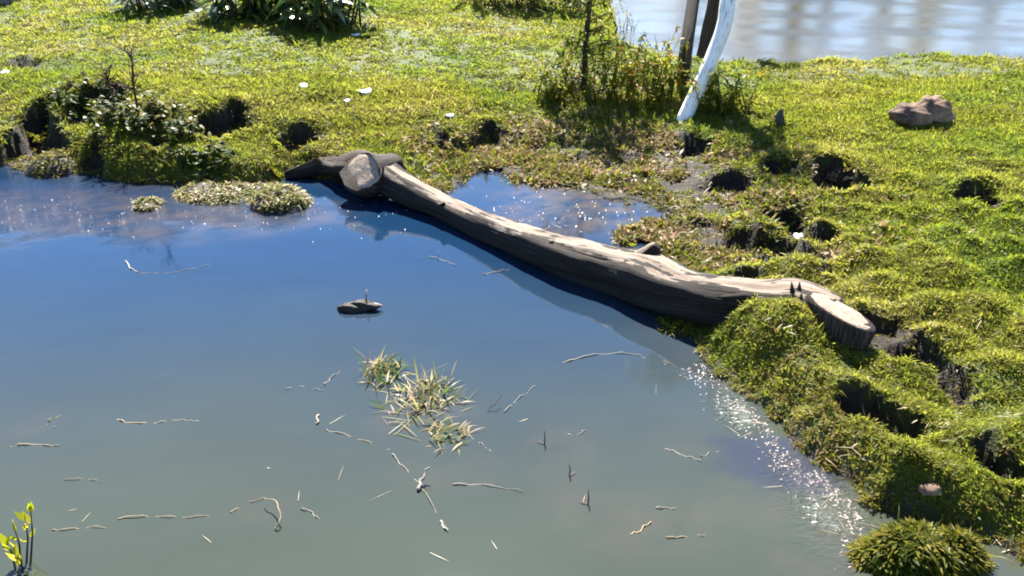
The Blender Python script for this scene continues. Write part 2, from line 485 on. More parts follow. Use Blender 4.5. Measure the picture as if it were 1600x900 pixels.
def axis(fine0, fine1, step, far0, far1, grow=1.22):
    c = list(np.arange(fine0, fine1 + 1e-6, step))
    s = step
    while c[-1] < far1:
        s *= grow; c.append(c[-1] + s)
    s = step
    while c[0] > far0:
        s *= grow; c.insert(0, c[0] - s)
    return np.array(c)


def grid_mesh(name, X, Y, Z):
    nx, ny = len(X), len(Y)
    gx, gy = np.meshgrid(X, Y)
    v = np.stack([gx, gy, Z], -1).reshape(-1, 3)
    i = np.arange(nx * ny).reshape(ny, nx)
    f = np.stack([i[:-1, :-1], i[:-1, 1:], i[1:, 1:], i[1:, :-1]], -1).reshape(-1, 4)
    me = bpy.data.meshes.new(name)
    me.vertices.add(len(v)); me.vertices.foreach_set("co", v.ravel())
    me.loops.add(f.size); me.loops.foreach_set("vertex_index", f.ravel())
    me.polygons.add(len(f)); me.polygons.foreach_set("loop_start", np.arange(0, f.size, 4))
    me.polygons.foreach_set("loop_total", np.full(len(f), 4))
    me.update(calc_edges=True)
    me.polygons.foreach_set("use_smooth", np.ones(len(f), bool))
    return me


XG = axis(-6.2, 7.4, .04, -900, 900)
Y1 = np.arange(.2, 9.0, .035)
Y2 = np.arange(9.0, 17.5, .07)
YG = np.concatenate([axis(.2, .2, .05, -300, .2)[:-1], Y1, Y2, axis(17.5, 17.5, .12, 17.5, 1500)])
gx, gy = np.meshgrid(XG, YG)
H, VEG, MAR, PIT, D1, D2 = terrain(gx, gy)
gm = grid_mesh("ground", XG, YG, H)
gm.materials.append(M['soil'])
a_ = gm.attributes.new("veg", 'FLOAT', 'POINT'); a_.data.foreach_set("value", (VEG * (1 - .97 * np.clip(1.4 * MAR, 0, 1))).ravel().astype(np.float32))
ground = link("ground", gm)
tag(ground, "uneven grassy banks with muddy hollows around the pond", "ground", kind="structure")


def hz(x, y):
    return float(terrain(np.array([x]), np.array([y]))[0][0])


def on(px, py, it=5, dz=0.0):
    """ground point seen at a pixel"""
    z = .2
    for _ in range(it):
        p = at(px, py, z); z = max(hz(p.x, p.y), 0.0)
    return Vector((p.x, p.y, z + dz))


# ------------------------------------------------------------------ pond water
XW = np.arange(-11, 4.2, .05); YW = np.arange(.3, 8.4, .05)
wx, wy = np.meshgrid(XW, YW)
pm = grid_mesh("pond_water", XW, YW, np.zeros_like(wx))
pm.materials.append(M['pond'])
dW = poly_sd(pond, wx, wy)
sil = sstep(5.4, 2.2, wy + .25 * fbm(wx * .8, wy * .8, 51, 3))       # silt stirred up in the near, shallow water
deep = np.array([.0048, .0190, .047]); silt = np.array([.037, .044, .032]); weed = np.array([.085, .062, .050]); dark = np.array([.020, .022, .045])
C = deep + sil[..., None] * (silt - deep)
n1 = fbm(wx * 2.2, wy * 4.5, 61, 4); n2 = fbm(wx * 9, wy * 14, 65, 3)


def blob(px, py, rx, ry, hard=.5):
    cx, cy, ax, ay = ell(px, py, rx, ry, 0)
    q = np.sqrt(((wx - cx) / ax) ** 2 + ((wy - cy) / ay) ** 2)
    return sstep(1.1, hard, q + .45 * n1 + .15 * n2)


for (px, py, rx, ry, k) in [(660, 640, 110, 55, .25), (700, 740, 120, 40, .15), (1000, 810, 230, 60, .24), (880, 720, 70, 70, .16), (1070, 690, 60, 30, .14), (1180, 790, 90, 60, .2), (1280, 860, 90, 60, .25), (50, 660, 60, 30, .2), (410, 790, 60, 30, .15),
                            (100, 330, 230, 50, .5), (300, 345, 120, 40, .35), (430, 335, 150, 30, .4), (890, 322, 150, 46, .75), (520, 345, 60, 14, .25), (1180, 600, 80, 25, .3)]:
    b_ = blob(px, py, rx, ry)[..., None] * k * (.55 + .9 * n2[..., None])
    C = C * (1 - b_) + weed * b_
for (px, py, rx, ry, k) in [(1220, 720, 110, 60, .6), (60, 310, 200, 40, .3)]:
    b_ = blob(px, py, rx, ry)[..., None] * k
    C = C * (1 - b_) + dark * b_
shal = sstep(-.30, .0, dW)[..., None] * .12
C = C * (1 - shal) + np.array([.06, .05, .04]) * shal
C = C * (1 + .25 * n1[..., None] * (.4 + shal))
C = np.clip(C, .004, .6)
ca = pm.attributes.new("murk", 'FLOAT_COLOR', 'POINT')
ca.data.foreach_set("color", np.concatenate([C, np.ones((*C.shape[:2], 1))], -1).ravel().astype(np.float32))
rip = .012 + .68 * np.maximum(blob(1290, 800, 150, 110, .3), blob(1160, 640, 70, 50)) * sstep(-.5, -.05, dW) + .45 * blob(80, 320, 320, 60) + .10 * blob(885, 318, 70, 26) + .12 * blob(420, 335, 120, 26)
ra = pm.attributes.new("ripple", 'FLOAT', 'POINT'); ra.data.foreach_set("value", np.clip(rip, 0, 1).ravel().astype(np.float32))
pond_o = link("pond_water", pm)
tag(pond_o, "still murky pond water reflecting the blue sky", "water", kind="structure")

rm = grid_mesh("river_water", axis(1.4, 30, 1, 1.0, 200), axis(7, 50, 1, 7, 50), np.full((len(axis(7, 50, 1, 7, 50)), len(axis(1.4, 30, 1, 1.0, 200))), RIVER_Z))
rm.materials.append(M['river'])
tag(link("river_water", rm), "pale rippled water of the wider river behind the bank", "water", kind="structure")


# ------------------------------------------------------------------ leaf and tube builders
class MB:
    def __init__(s):
        s.v = []; s.f = []; s.t = []; s.g = []

    def leaf(s, base, direc, L, W, droop=.3, segs=2, tint=None, side=None, fold=0.0, belly=.45):
        d = Vector(direc).normalized()
        sv = Vector(side) if side is not None else d.cross(Vector((random.uniform(-.4, .4), random.uniform(-.4, .4), 1)))
        if sv.length < 1e-4: sv = Vector((1, 0, 0))
        sv.normalize()
        t = random.random() if tint is None else tint
        p = Vector(base); i0 = len(s.v)
        dd = d.copy()
        for k in range(segs + 1):
            f = k / segs
            wk = W * .5 * (math.sin(math.pi * min(1, (f * (1 - belly * .3) + .22))) if k < segs else 0.0)
            if k < segs:
                s.v += [tuple(p - sv * wk), tuple(p + sv * wk)]; s.t += [t, t]; s.g += [(f * L, 0, 0)] * 2
            else:
                s.v.append(tuple(p)); s.t.append(t); s.g.append((L, 0, 0))
            dd = (dd + Vector((0, 0, -droop / segs))).normalized()
            p = p + dd * (L / segs)
        for k in range(segs - 1):
            a = i0 + 2 * k
            s.f.append((a, a + 1, a + 3, a + 2))
        a = i0 + 2 * (segs - 1)
        s.f.append((a, a + 1, a + 2))

    def tube(s, pts, rad, n=6, tint=None, disp=0.0, seed=0, cap=True, squash=1.0, box=2.0):
        pts = [Vector(p) for p in pts]
        t = random.random() if tint is None else tint
        i0 = len(s.v); along = 0
        up = Vector((0, 0, 1))
        pts_t = []
        for k in range(len(pts)):
            pts_t.append((pts[min(k + 1, len(pts) - 1)] - pts[max(k - 1, 0)]).normalized())
        ref = up if abs(pts_t[0].z) < .9 else Vector((1, 0, 0))
        x = ref.cross(pts_t[0]).normalized()
        for k, p in enumerate(pts):
            tg = pts_t[k]
            x = (x - tg * x.dot(tg)).normalized(); y = tg.cross(x)
            if k: along += (pts[k] - pts[k - 1]).length
            r = rad[k] if hasattr(rad, '__len__') else rad
            for j in range(n):
                a = 2 * math.pi * j / n
                rr = r * (abs(math.cos(a)) ** box + abs(math.sin(a)) ** box) ** (-1 / box)
                if disp:
                    ca, sa = math.cos(a) * 1.5, math.sin(a) * 1.5
                    rr *= 1 + disp * float(fbm(np.array([along * 2.2 + seed + ca]), np.array([sa * 1.3 + along * .6]), 3 + seed, 4)[0]) \
                        + disp * .5 * float(fbm(np.array([along * 1.0 + 7 * ca]), np.array([sa * 7]), 13 + seed, 2)[0])
                q = p + (x * math.cos(a) + y * math.sin(a) * squash) * rr
                s.v.append(tuple(q)); s.t.append(t); s.g.append((along, math.cos(a), math.sin(a)))
        for k in range(len(pts) - 1):
            for j in range(n):
                a = i0 + k * n + j; b = i0 + k * n + (j + 1) % n
                s.f.append((a, b, b + n, a + n))
        if cap:
            s.f.append(tuple(i0 + j for j in reversed(range(n))))
            e = i0 + (len(pts) - 1) * n
            s.f.append(tuple(e + j for j in range(n)))

    def mesh(s, name, mat=None, smooth=True):
        me = bpy.data.meshes.new(name)
        me.from_pydata(s.v, [], s.f)
        a = me.attributes.new("tint", 'FLOAT', 'POINT'); a.data.foreach_set("value", np.array(s.t, np.float32))
        g = me.attributes.new("grain", 'FLOAT_VECTOR', 'POINT'); g.data.foreach_set("vector", np.array(s.g, np.float32).ravel())
        if mat: me.materials.append(mat)
        if smooth: me.polygons.foreach_set("use_smooth", np.ones(len(me.polygons), bool))
        me.update()
        return me

    def build(s, name, mat, parent=None, loc=None, smooth=True):
        return link(name, s.mesh(name, mat, smooth), None, parent, loc)


def smooth_path(pts, n):
    """Catmull-Rom through (x,y,z,r) rows"""
    P = np.array(pts, float)
    out = []
    m = len(P)
    for i in range(m - 1):
        p0, p1, p2, p3 = P[max(i - 1, 0)], P[i], P[i + 1], P[min(i + 2, m - 1)]
        for k in range(n):
            t = k / n
            out.append(.5 * ((2 * p1) + (-p0 + p2) * t + (2 * p0 - 5 * p1 + 4 * p2 - p3) * t * t + (-p0 + 3 * p1 - 3 * p2 + p3) * t ** 3))
    out.append(P[-1])
    out = np.array(out)
    return [Vector(o[:3]) for o in out], [float(o[3]) for o in out]


def rdir(lo, hi):
    a = random.uniform(0, 2 * math.pi); e = R(random.uniform(lo, hi))
    return Vector((math.cos(a) * math.cos(e), math.sin(a) * math.cos(e), math.sin(e)))


# ---- prototypes for the ground cover
def tuft(n, rad, L, W, lo, hi, droop, mat, name, segs=2):
    mb = MB()
    for _ in range(n):
        a = random.uniform(0, 6.283); r = rad * math.sqrt(random.random())
        mb.leaf((r * math.cos(a), r * math.sin(a), -.004), rdir(lo, hi), random.uniform(*L), random.uniform(*W), droop * random.uniform(.4, 1.5), segs)
    return mb.mesh(name, mat)


def scatter(name, protos, pts, rot, scl, label, cat):
    """one stuff object: a cloud of points that carries small tufts"""
    pc = bpy.data.collections.new(name + "_tufts")
    for i, me in enumerate(protos):
        pc.objects.link(bpy.data.objects.new("tuft_%02d" % i, me))
    me = bpy.data.meshes.new(name)
    me.vertices.add(len(pts)); me.vertices.foreach_set("co", np.asarray(pts, np.float32).ravel())
    a = me.attributes.new("rot", 'FLOAT_VECTOR', 'POINT'); a.data.foreach_set("vector", np.asarray(rot, np.float32).ravel())
    a = me.attributes.new("scl", 'FLOAT', 'POINT'); a.data.foreach_set("value", np.asarray(scl, np.float32))
    a = me.attributes.new("idx", 'INT', 'POINT'); a.data.foreach_set("value", rng.integers(0, len(protos), len(pts)).astype(np.int32))
    o = link(name, me)
    g = bpy.data.node_groups.new(name, 'GeometryNodeTree')
    g.interface.new_socket("Geometry", in_out='INPUT', socket_type='NodeSocketGeometry')
    g.interface.new_socket("Geometry", in_out='OUTPUT', socket_type='NodeSocketGeometry')
    n, l = g.nodes, g.links
    gi = n.new("NodeGroupInput"); go = n.new("NodeGroupOutput")
    ci = n.new("GeometryNodeCollectionInfo"); ci.inputs["Collection"].default_value = pc
    ci.inputs["Separate Children"].default_value = True
    ci.inputs["Reset Children"].default_value = True
    ip = n.new("GeometryNodeInstanceOnPoints")
    l.new(gi.outputs[0], ip.inputs["Points"]); l.new(ci.outputs[0], ip.inputs["Instance"])
    ip.inputs["Pick Instance"].default_value = True
    for nm, ty, so in (("rot", 'FLOAT_VECTOR', "Rotation"), ("scl", 'FLOAT', "Scale"), ("idx", 'INT', "Instance Index")):
        na = n.new("GeometryNodeInputNamedAttribute"); na.data_type = ty; na.inputs["Name"].default_value = nm
        l.new(na.outputs["Attribute"], ip.inputs[so])
    l.new(ip.outputs[0], go.inputs[0])
    md = o.modifiers.new("scatter", 'NODES'); md.node_group = g
    tag(o, label, cat, kind="stuff")
    return o


def ground_points(n, x0, x1, y0, y1, keep):
    x = rng.uniform(x0, x1, n); y = rng.uniform(y0, y1, n)
    k = np.abs(x) < .74 * y + 1.3
    x, y = x[k], y[k]
    h, veg, mar, pit, d1, d2 = terrain(x, y)
    e = .03
    hx = (terrain(x + e, y)[0] - h) / e; hy = (terrain(x, y + e)[0] - h) / e
    p = keep(x, y, h, veg, mar, pit, d1, d2)
    k = rng.random(len(x)) < p
    lean = .75
    nx = np.clip(-hx * lean, -1.2, 1.2)[k]; ny = np.clip(-hy * lean, -1.2, 1.2)[k]
    tx = np.arctan(-ny) + rng.normal(0, .12, k.sum()); ty = np.arctan(nx) + rng.normal(0, .12, k.sum())
    # euler XYZ: spin about z first, then lean
    spin = rng.uniform(0, 6.283, k.sum())
    rot = np.zeros((k.sum(), 3))
    for i in range(len(rot)):
        e_ = (Euler((tx[i], ty[i], 0)).to_matrix() @ Matrix.Rotation(spin[i], 3, 'Z')).to_euler()
        rot[i] = e_
    return np.stack([x[k], y[k], h[k]], -1), rot, y[k]


turf_p = [tuft(34, .07, (.025, .055), (.010, .020), 0, 60, .6, M['turf'], "turf_tuft") for _ in range(6)]
turf_long = [tuft(20, .05, (.05, .09), (.007, .012), 20, 70, .9, M['turf'], "long_turf_tuft", 3) for _ in range(3)]
bank_p = [tuft(32, .07, (.025, .055), (.010, .020), 0, 60, .7, M['turf_dark'], "bank_tuft") for _ in range(5)] + [tuft(9, .06, (.07, .14), (.005, .010), 5, 65, 1.6, M['turf_dark'], "bank_long_tuft", 4) for _ in range(2)]
marsh_p = [tuft(16, .06, (.03, .075), (.012, .026), 10, 70, .5, M['marsh'], "marsh_tuft") for _ in range(5)]
straw_p = [tuft(7, .09, (.04, .10), (.004, .008), -2, 16, .25, M['straw'], "straw_tuft") for _ in range(4)]


def k_turf(x, y, h, veg, mar, pit, d1, d2):
    patch = sstep(-.45, .1, fbm(x * 1.3, y * 1.3, 91, 3))
    return veg * (1 - .97 * np.clip(mar * 1.3 + .35 * fbm(x * 2.6, y * 2.6, 97, 3), 0, 1) * sstep(.05, .3, mar)) * (.34 + .66 * patch) * sstep(.0, .1, d1)


pA, rA, yA = ground_points(190000, -1.5, 8.5, 1.6, 9.0, k_turf)
pB, rB, yB = ground_points(42000, -9, -1.0, 5.0, 9.0, k_turf)
pC, rC, yC = ground_points(95000, -15, 16, 9.0, 21, k_turf)
pts = np.concatenate([pA, pB, pC]); rot = np.concatenate([rA, rB, rC]); yy = np.concatenate([yA, yB, yC])
scl = rng.uniform(.65, 1.15, len(pts)) * (.38 + .072 * np.clip(yy, 2.5, 16))
scatter("grass", turf_p + turf_long[:2], pts, rot, scl, "short bright yellow green turf covering the banks", "grass")
pD, rD, _ = ground_points(120000, -9, 8, 1.6, 9.0, lambda x, y, h, veg, mar, pit, d1, d2: sstep(-.02, .04, d1) * np.maximum(sstep(.42, .12, d1) * (1 - pit * .8), .22 * pit) * (1 - .7 * mar))
scatter("bank_grass", bank_p, pD, rD, rng.uniform(.5, .9, len(pD)) * (.5 + .1 * np.clip(pD[:, 1], 2, 8)), "darker green growth hanging over the pond's edge", "grass")
pE, rE, _ = ground_points(42000, -2.5, 3.2, 4.6, 9.2, lambda x, y, h, veg, mar, pit, d1, d2: mar * .85 * np.maximum(sstep(-.2, .06, d1), .5 * sstep(-.6, -.1, d1) * sstep(.05, .2, fbm(x * 4, y * 4, 99, 2)) * (y > 5.6)) * (1 - pit * .5) * (.05 + .95 * sstep(-.02, .2, fbm(x * 3.4, y * 3.4, 95, 3))))
scatter("marsh_plants", marsh_p, pE, rE, rng.uniform(.7, 1.5, len(pE)), "reddish brown and olive plants on the wet mud behind the log", "marsh plants")
pF, rF, _ = ground_points(26000, -9, 8, 1.8, 13, lambda x, y, h, veg, mar, pit, d1, d2: (.06 + .5 * mar + .22 * sstep(1.2, 2, x) * sstep(6, 4.5, y)) * sstep(-.06, .05, d1) * (1 - pit * .8))
scatter("dry_straw", straw_p, pF, rF, rng.uniform(.5, 1.1, len(pF)), "scattered dry straw lying in the turf and mud", "straw")

# ------------------------------------------------------------------ the fallen log
def V4(px, py, z, r):
    p = at(px, py, z); return (p.x, p.y, p.z, r)


log = empty("fallen_log", at(900, 420, 0))
tag(log, "long weathered fallen tree trunk lying along the pond's edge with sawn ends", "log")
lw = log.location


def local(rows):
    return [(a - lw.x, b - lw.y, c - lw.z, r) for a, b, c, r in rows]


rows = [V4(566, 262, .20, .10), V4(596, 278, .16, .125), V4(640, 303, .10, .105), V4(700, 332, .065, .085), V4(760, 359, .065, .092), V4(840, 391, .075, .110), V4(900, 411, .085, .128), V4(960, 428, .09, .134),
        V4(1008, 443, .10, .148), V4(1062, 463, .125, .128), V4(1125, 474, .17, .120), V4(1190, 482, .20, .115), V4(1245, 488, .215, .135), V4(1290, 512, .19, .15)]
pts_, rad_ = smooth_path(local(rows), 12)
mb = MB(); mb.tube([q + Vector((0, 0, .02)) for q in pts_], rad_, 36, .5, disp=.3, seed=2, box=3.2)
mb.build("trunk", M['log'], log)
# limb running on to the left, bark still on
rows = [V4(592, 272, .17, .11), V4(556, 264, .17, .10), V4(525, 262, .13, .075), V4(505, 258, .10, .085), V4(478, 266, .07, .06), V4(446, 274, .03, .035)]
pts_, rad_ = smooth_path(local(rows), 8)
mb = MB(); mb.tube(pts_, rad_, 22, .5, disp=.9, seed=9, box=2.3)
mb.build("side_limb", M['log_bark'], log)


def face_disc(center, nrm, ax, rx, ry, name, mat, parent, seed, proud=.004):
    """a sawn face: slightly uneven disc with its rings"""
    n_ = Vector(nrm).normalized(); a = (Vector(ax) - n_ * Vector(ax).dot(n_)).normalized(); b = n_.cross(a)
    mb = MB(); rings, seg = 7, 30
    mb.v.append(tuple(center + n_ * proud)); mb.t.append(.5); mb.g.append((0, 0, 0))
    for i in range(1, rings + 1):
        f = i / rings
        for j in range(seg):
            an = 2 * math.pi * j / seg
            k = 1 + .09 * float(fbm(np.array([math.cos(an) * 1.4 + seed]), np.array([math.sin(an) * 1.4]), seed, 3)[0])
            dz = .008 * float(fbm(np.array([f * 5 * math.cos(an) + seed]), np.array([f * 5 * math.sin(an)]), seed + 2, 3)[0]) - (.012 if i == rings else 0)
            q = center + a * (math.cos(an) * rx * f * k) + b * (math.sin(an) * ry * f * k) + n_ * (proud + dz)
            mb.v.append(tuple(q)); mb.t.append(.5); mb.g.append((f, math.cos(an) * f, math.sin(an) * f))
    for j in range(seg):
        mb.f.append((0, 1 + j, 1 + (j + 1) % seg))
    for i in range(rings - 1):
        for j in range(seg):
            p = 1 + i * seg + j; q = 1 + i * seg + (j + 1) % seg
            mb.f.append((p, p + seg, q + seg, q))
    return mb.build(name, mat, parent)


# stub of a sawn-off fork at the left end, face turned to the pond
c0 = at(606, 272, .19) - lw; cf = at(574, 277, .185) - lw
ax = (Vector((-.30, -.66, .68))).normalized()
c_face = cf + ax * .085
pp = [c0 + Vector((.06, .12, .02)), c0 * .5 + (c_face - ax * .06) * .5 + Vector((0, .02, 0)), c_face - ax * .05, c_face]
mb = MB(); mb.tube(smooth_path([(*p, r) for p, r in zip(pp, (.12, .165, .185, .178))], 5)[0], smooth_path([(*p, r) for p, r in zip(pp, (.12, .165, .185, .178))], 5)[1], 26, .5, disp=.14, seed=5)
stub = mb.build("branch_stub", M['log_bark'], log)
face_disc(c_face, ax, Vector((1, -.3, 0)), .178, .165, "cut_face", M['cut'], log, 3, .014)
# butt end at the right: bulging foot of the tree with a slanting saw cut
tip_l = at(1264, 457, .40); tip_r = at(1366, 516, .30)
cen = (tip_l + tip_r) / 2
lng = (tip_r - tip_l); half = lng.length / 2 * 1.02
across = Vector((0, 0, 1)).cross(lng).normalized()
nrm = lng.cross(across).normalized()
if nrm.z < 0: nrm = -nrm
nrm = (nrm + across * (-.10 if across.y < 0 else .10)).normalized()
la = lng.normalized(); la = (la - nrm * la.dot(nrm)).normalized(); lb = nrm.cross(la)
mb = MB(); seg = 30; i0 = 0
for k, (dz, gr) in enumerate([(0, 1), (-.03, 1.04), (-.10, .98), (-.18, 1.0), (-.26, 1.15), (-.36, 1.45)]):
    for j in range(seg):
        an = 2 * math.pi * j / seg
        lump = 1 + (.09 + .05 * k) * float(fbm(np.array([math.cos(an) * 1.4 + 4 + k * .12]), np.array([math.sin(an) * 1.4 + k * .1]), 4, 3)[0])
        q = cen + la * (math.cos(an) * half * lump * gr) + lb * (math.sin(an) * .105 * lump * gr) + Vector((0, 0, dz)) - lw
        mb.v.append(tuple(q)); mb.t.append(.5); mb.g.append((-dz * 1.5, math.cos(an), math.sin(an)))
for k in range(5):
    for j in range(seg):
        a = k * seg + j; b = k * seg + (j + 1) % seg
        mb.f.append((a, a + seg, b + seg, b))
mb.f.append(tuple(range(seg)))
mb.build("butt_end", M['log_bark'], log)
face_disc(cen - lw, nrm, la, half * .99, .103, "cut_face", M['cut'], log, 4)
# torn wood and splinters between trunk and butt
mb = MB()
for i in range(7):
    b = at(1236 + i * 4.5 + random.uniform(-3, 3), 474 + random.uniform(-4, 6), .30) - lw
    h_ = random.uniform(.05, .13)
    d = Vector((random.uniform(-.3, .3), random.uniform(-.2, .3), 1)) * h_
    mb.tube([b, b + d * .6, b + d], [.018, .014, .003], 5)
mb.build("splinter", M['log'], log)
mb = MB()
for (x0, y0, x1, y1, z) in [(1120, 464, 1205, 470, .27), (1175, 474, 1215, 478, .28), (1050, 448, 1120, 462, .22)]:
    a = at(x0, y0, z) - lw; b = at(x1, y1, z + .02) - lw
    mid = (a + b) / 2 + Vector((0, 0, .015))
    mb.tube([a, mid, b], [.006, .022, .012], 6)
mb.build("bark_strip", M['log_bark'], log)
for (px, py, z, d, r_) in [(1012, 398, .25, (.05, -.02, .07), .045), (868, 384, .17, (-.03, -.05, .045), .026), (690, 322, .13, (.02, -.05, .04), .022)]:
    b = at(px, py, z) - lw; d = Vector(d)
    mb = MB(); a_k, b_k = smooth_path([(*(b - d * .8), r_ * 1.7), (*(b + d * .2), r_ * 1.15), (*(b + d * .8), r_ * .8), (*(b + d), r_ * .55)], 4)
    mb.tube(a_k, b_k, 12, .5, disp=.35, seed=int(px)); mb.build("knot", M['log'], log)

# ------------------------------------------------------------------ trees by the river
TREE_GROUP = None


def crown_mesh(center, rx, rz, n, mat, L=(.08, .16), W=(.03, .05), name="crown", clumps=14):
    mb = MB()
    cl = []
    for _ in range(clumps):
        d = rdir(-60, 80); k = random.uniform(.45, 1)
        cl.append((Vector((d.x * rx * k, d.y * rx * k, d.z * rz * k)), random.uniform(.22, .42)))
    for i in range(n):
        c, s_ = random.choice(cl)
        d = rdir(-90, 90) * (random.random() ** .5)
        p = center + c + Vector((d.x * rx * s_, d.y * rx * s_, d.z * rz * s_))
        mb.leaf(p, rdir(-60, 40), random.uniform(*L), random.uniform(*W), .4, 2)
    return mb, cl


def trunk_tree(name, rows, mat, label, leafmat, n=170, seg=14, rx=.5, rz=.45, limbs=5, disp=.12, seed=1, cat="tree", L=(.08, .16), W=(.025, .045)):
    base = Vector(rows[0][:3])
    t = empty(name, base)
    tag(t, label, cat)
    loc = [(a - base.x, b - base.y, c - base.z, r) for a, b, c, r in rows]
    p, r = smooth_path(loc, 8)
    mb = MB(); mb.tube(p, r, seg, .5, disp=disp, seed=seed); mb.build("trunk", mat, t)
    top = p[-1]
    cmb, cl = crown_mesh(top + Vector((0, 0, rz * .3)), rx, rz, n, leafmat, L, W)
    lm = MB()
    for c, s_ in cl[:limbs + 6]:
        st = p[int(len(p) * random.uniform(.72, .98))]
        en = top + Vector((0, 0, rz * .3)) + c
        mid = (st + en) / 2 + Vector((random.uniform(-.1, .1), random.uniform(-.1, .1), .12))
        lm.tube([st, mid, en], [r[-1] * .7, r[-1] * .4, .006], 6)
    lm.build("limb", mat, t)
    cmb.build("crown", leafmat, t)
    return t


# slim dark trunk, brown trunk behind it, white leaning trunk
b = on(1068, 128)
trunk_tree("tree", [(b.x, b.y, b.z - .05, .085), (*at(1070, 90, b.z + .38).xy, b.z + .36, .072), (b.x + .06, b.y + .05, b.z + 1.2, .068), (b.x + .10, b.y + .1, b.z + 2.2, .05), (b.x + .1, b.y + .3, b.z + 3.2, .03)],
           M['trunk_dark'], "slim dark grey tree trunk standing straight in the weeds", M['willow'], seed=3)
b = on(1095, 112)
trunk_tree("tree", [(b.x, b.y, b.z - .05, .12), (b.x + .05, b.y + .02, b.z + .5, .105), (b.x + .12, b.y + .02, b.z + 1.1, .10), (b.x + .2, b.y + .3, b.z + 2.4, .07), (b.x + .2, b.y + .6, b.z + 3.4, .04)],
           M['trunk_brown'], "rough brown tree trunk partly behind the leaning white trunk", M['willow'], seed=5, disp=.25)
b = on(1068, 188)
wk = ppm(b)


def off(px, py, y, r):
    """point on the vertical plane through distance y seen at a pixel"""
    u = (px - 800) / FPX; v = (450 - py) / FPX
    t = y / (CP + v * SP)
    return (u * t, y, CAM_H + t * (-SP + v * CP), r)


rows = [(b.x - .02, b.y, b.z - .06, .075), off(1081, 160, b.y + .04, .072), off(1099, 121, b.y + .10, .071), off(1117, 80, b.y + .16, .070), off(1131, 40, b.y + .22, .074), off(1138, 0, b.y + .30, .076)]
l5 = rows[-1]
rows += [(l5[0] + .05, l5[1] + .2, l5[2] + .4, .075), (l5[0] + .02, l5[1] + .5, l5[2] + 1.1, .06), (l5[0] - .1, l5[1] + .8, l5[2] + 1.9, .03)]
trunk_tree("tree", rows, M['white_bark'], "white barked tree trunk leaning to the right over the weeds", M['willow'], seed=8, disp=.14)

# sapling with drooping leaves
b = on(912, 150)
sap = empty("sapling", b); tag(sap, "thin young tree with drooping yellow green leaves beside the weeds", "sapling")
mb = MB(); pth = [(0, 0, -.05), (.0, .02, .5), (.03, .02, 1.0), (.02, .05, 1.5), (.06, .08, 1.95)]
mb.tube(pth, [.035, .03, .026, .02, .006], 8, .5, disp=.2); tr_o = mb.build("trunk", M['trunk_brown'], sap)
mb = MB(); lm = MB()
for i in range(46):
    z = random.uniform(.38, 1.75); a = random.uniform(0, 6.28); L_ = random.uniform(.2, .5) * (1.15 - .25 * abs(z - 1.2))
    s0 = Vector((.02, .04, z)); e0 = s0 + Vector((math.cos(a) * L_, math.sin(a) * L_, .1)); e1 = e0 + Vector((math.cos(a) * .1, math.sin(a) * .1, -.22))
    lm.tube([s0, e0, e1], [.008, .005, .002], 5)
    for k in range(26):
        f = random.uniform(.3, 1); p = s0.lerp(e0, f) if random.random() < .5 else e0.lerp(e1, random.random())
        mb.leaf(p, Vector((random.uniform(-1, 1), random.uniform(-1, 1), random.uniform(-.9, .5))), random.uniform(.07, .14), random.uniform(.018, .032), .1, 2)
lm.build("branch", M['trunk_brown'], sap)
mb.build("crown", M['willow'], sap)


# ------------------------------------------------------------------ weeds and shrubs
def weed_clump(name, p, h, rad, n_st, label, group, mat='weed', leaf=((.05, .11), (.02, .04)), lps=14, cat="weed", lean=.5):
    t = empty(name, p); tag(t, label, cat, group)
    st = MB(); lv = MB()
    for _ in range(n_st):
        a = random.uniform(0, 6.28); r = rad * math.sqrt(random.random())
        b0 = Vector((math.cos(a) * r, math.sin(a) * r, 0))
        b0.z = hz(p.x + b0.x, p.y + b0.y) - p.z - .01
        hh = h * random.uniform(.45, 1.05)
        d = Vector((random.uniform(-lean, lean), random.uniform(-lean, lean), 1)) * hh
        st.tube([b0, b0 + d * .5 + Vector((0, 0, .02)), b0 + d], [.006, .004, .002], 4)
        for k in range(lps):
            f = random.uniform(.15, 1)
            lv.leaf(b0 + d * f, rdir(-25, 50), random.uniform(*leaf[0]), random.uniform(*leaf[1]), .6, 2)
    st.build("stem", M['willow'] if mat == 'weed' else M['twig'], t)['kind'] = 'stuff'
    lv.build("foliage", M[mat], t)['kind'] = 'stuff'
    return t


G1 = "weeds around the river trees"
for (px, py, h, r, n, lab) in [
    (862, 150, .35, .22, 16, "dark leafy weed low on the left of the thin young tree"),
    (945, 160, .62, .20, 22, "tall weed with orange tipped leaves right of the thin young tree"),
    (1000, 172, .60, .22, 24, "dense olive weed midway between the young tree and the white trunk"),
    (1040, 158, .55, .18, 20, "rusty green weed at the foot of the slim dark trunk"),
    (1110, 178, .42, .16, 18, "bushy green weed touching the right side of the white trunk"),
    (1097, 176, .36, .09, 9, "small dark weed crossing in front of the leaning white trunk"),
    (1152, 182, .38, .17, 16, "brownish weed farthest right beside the white trunk"),
    (985, 128, .45, .2, 16, "yellow and orange weed behind the others near the river's edge"),
    (900, 128, .40, .22, 16, "pale green weed just behind the thin young tree")]:
    weed_clump("weed_clump", on(px, py), h * 1.25, r * 1.1, n, lab, G1, lps=18)

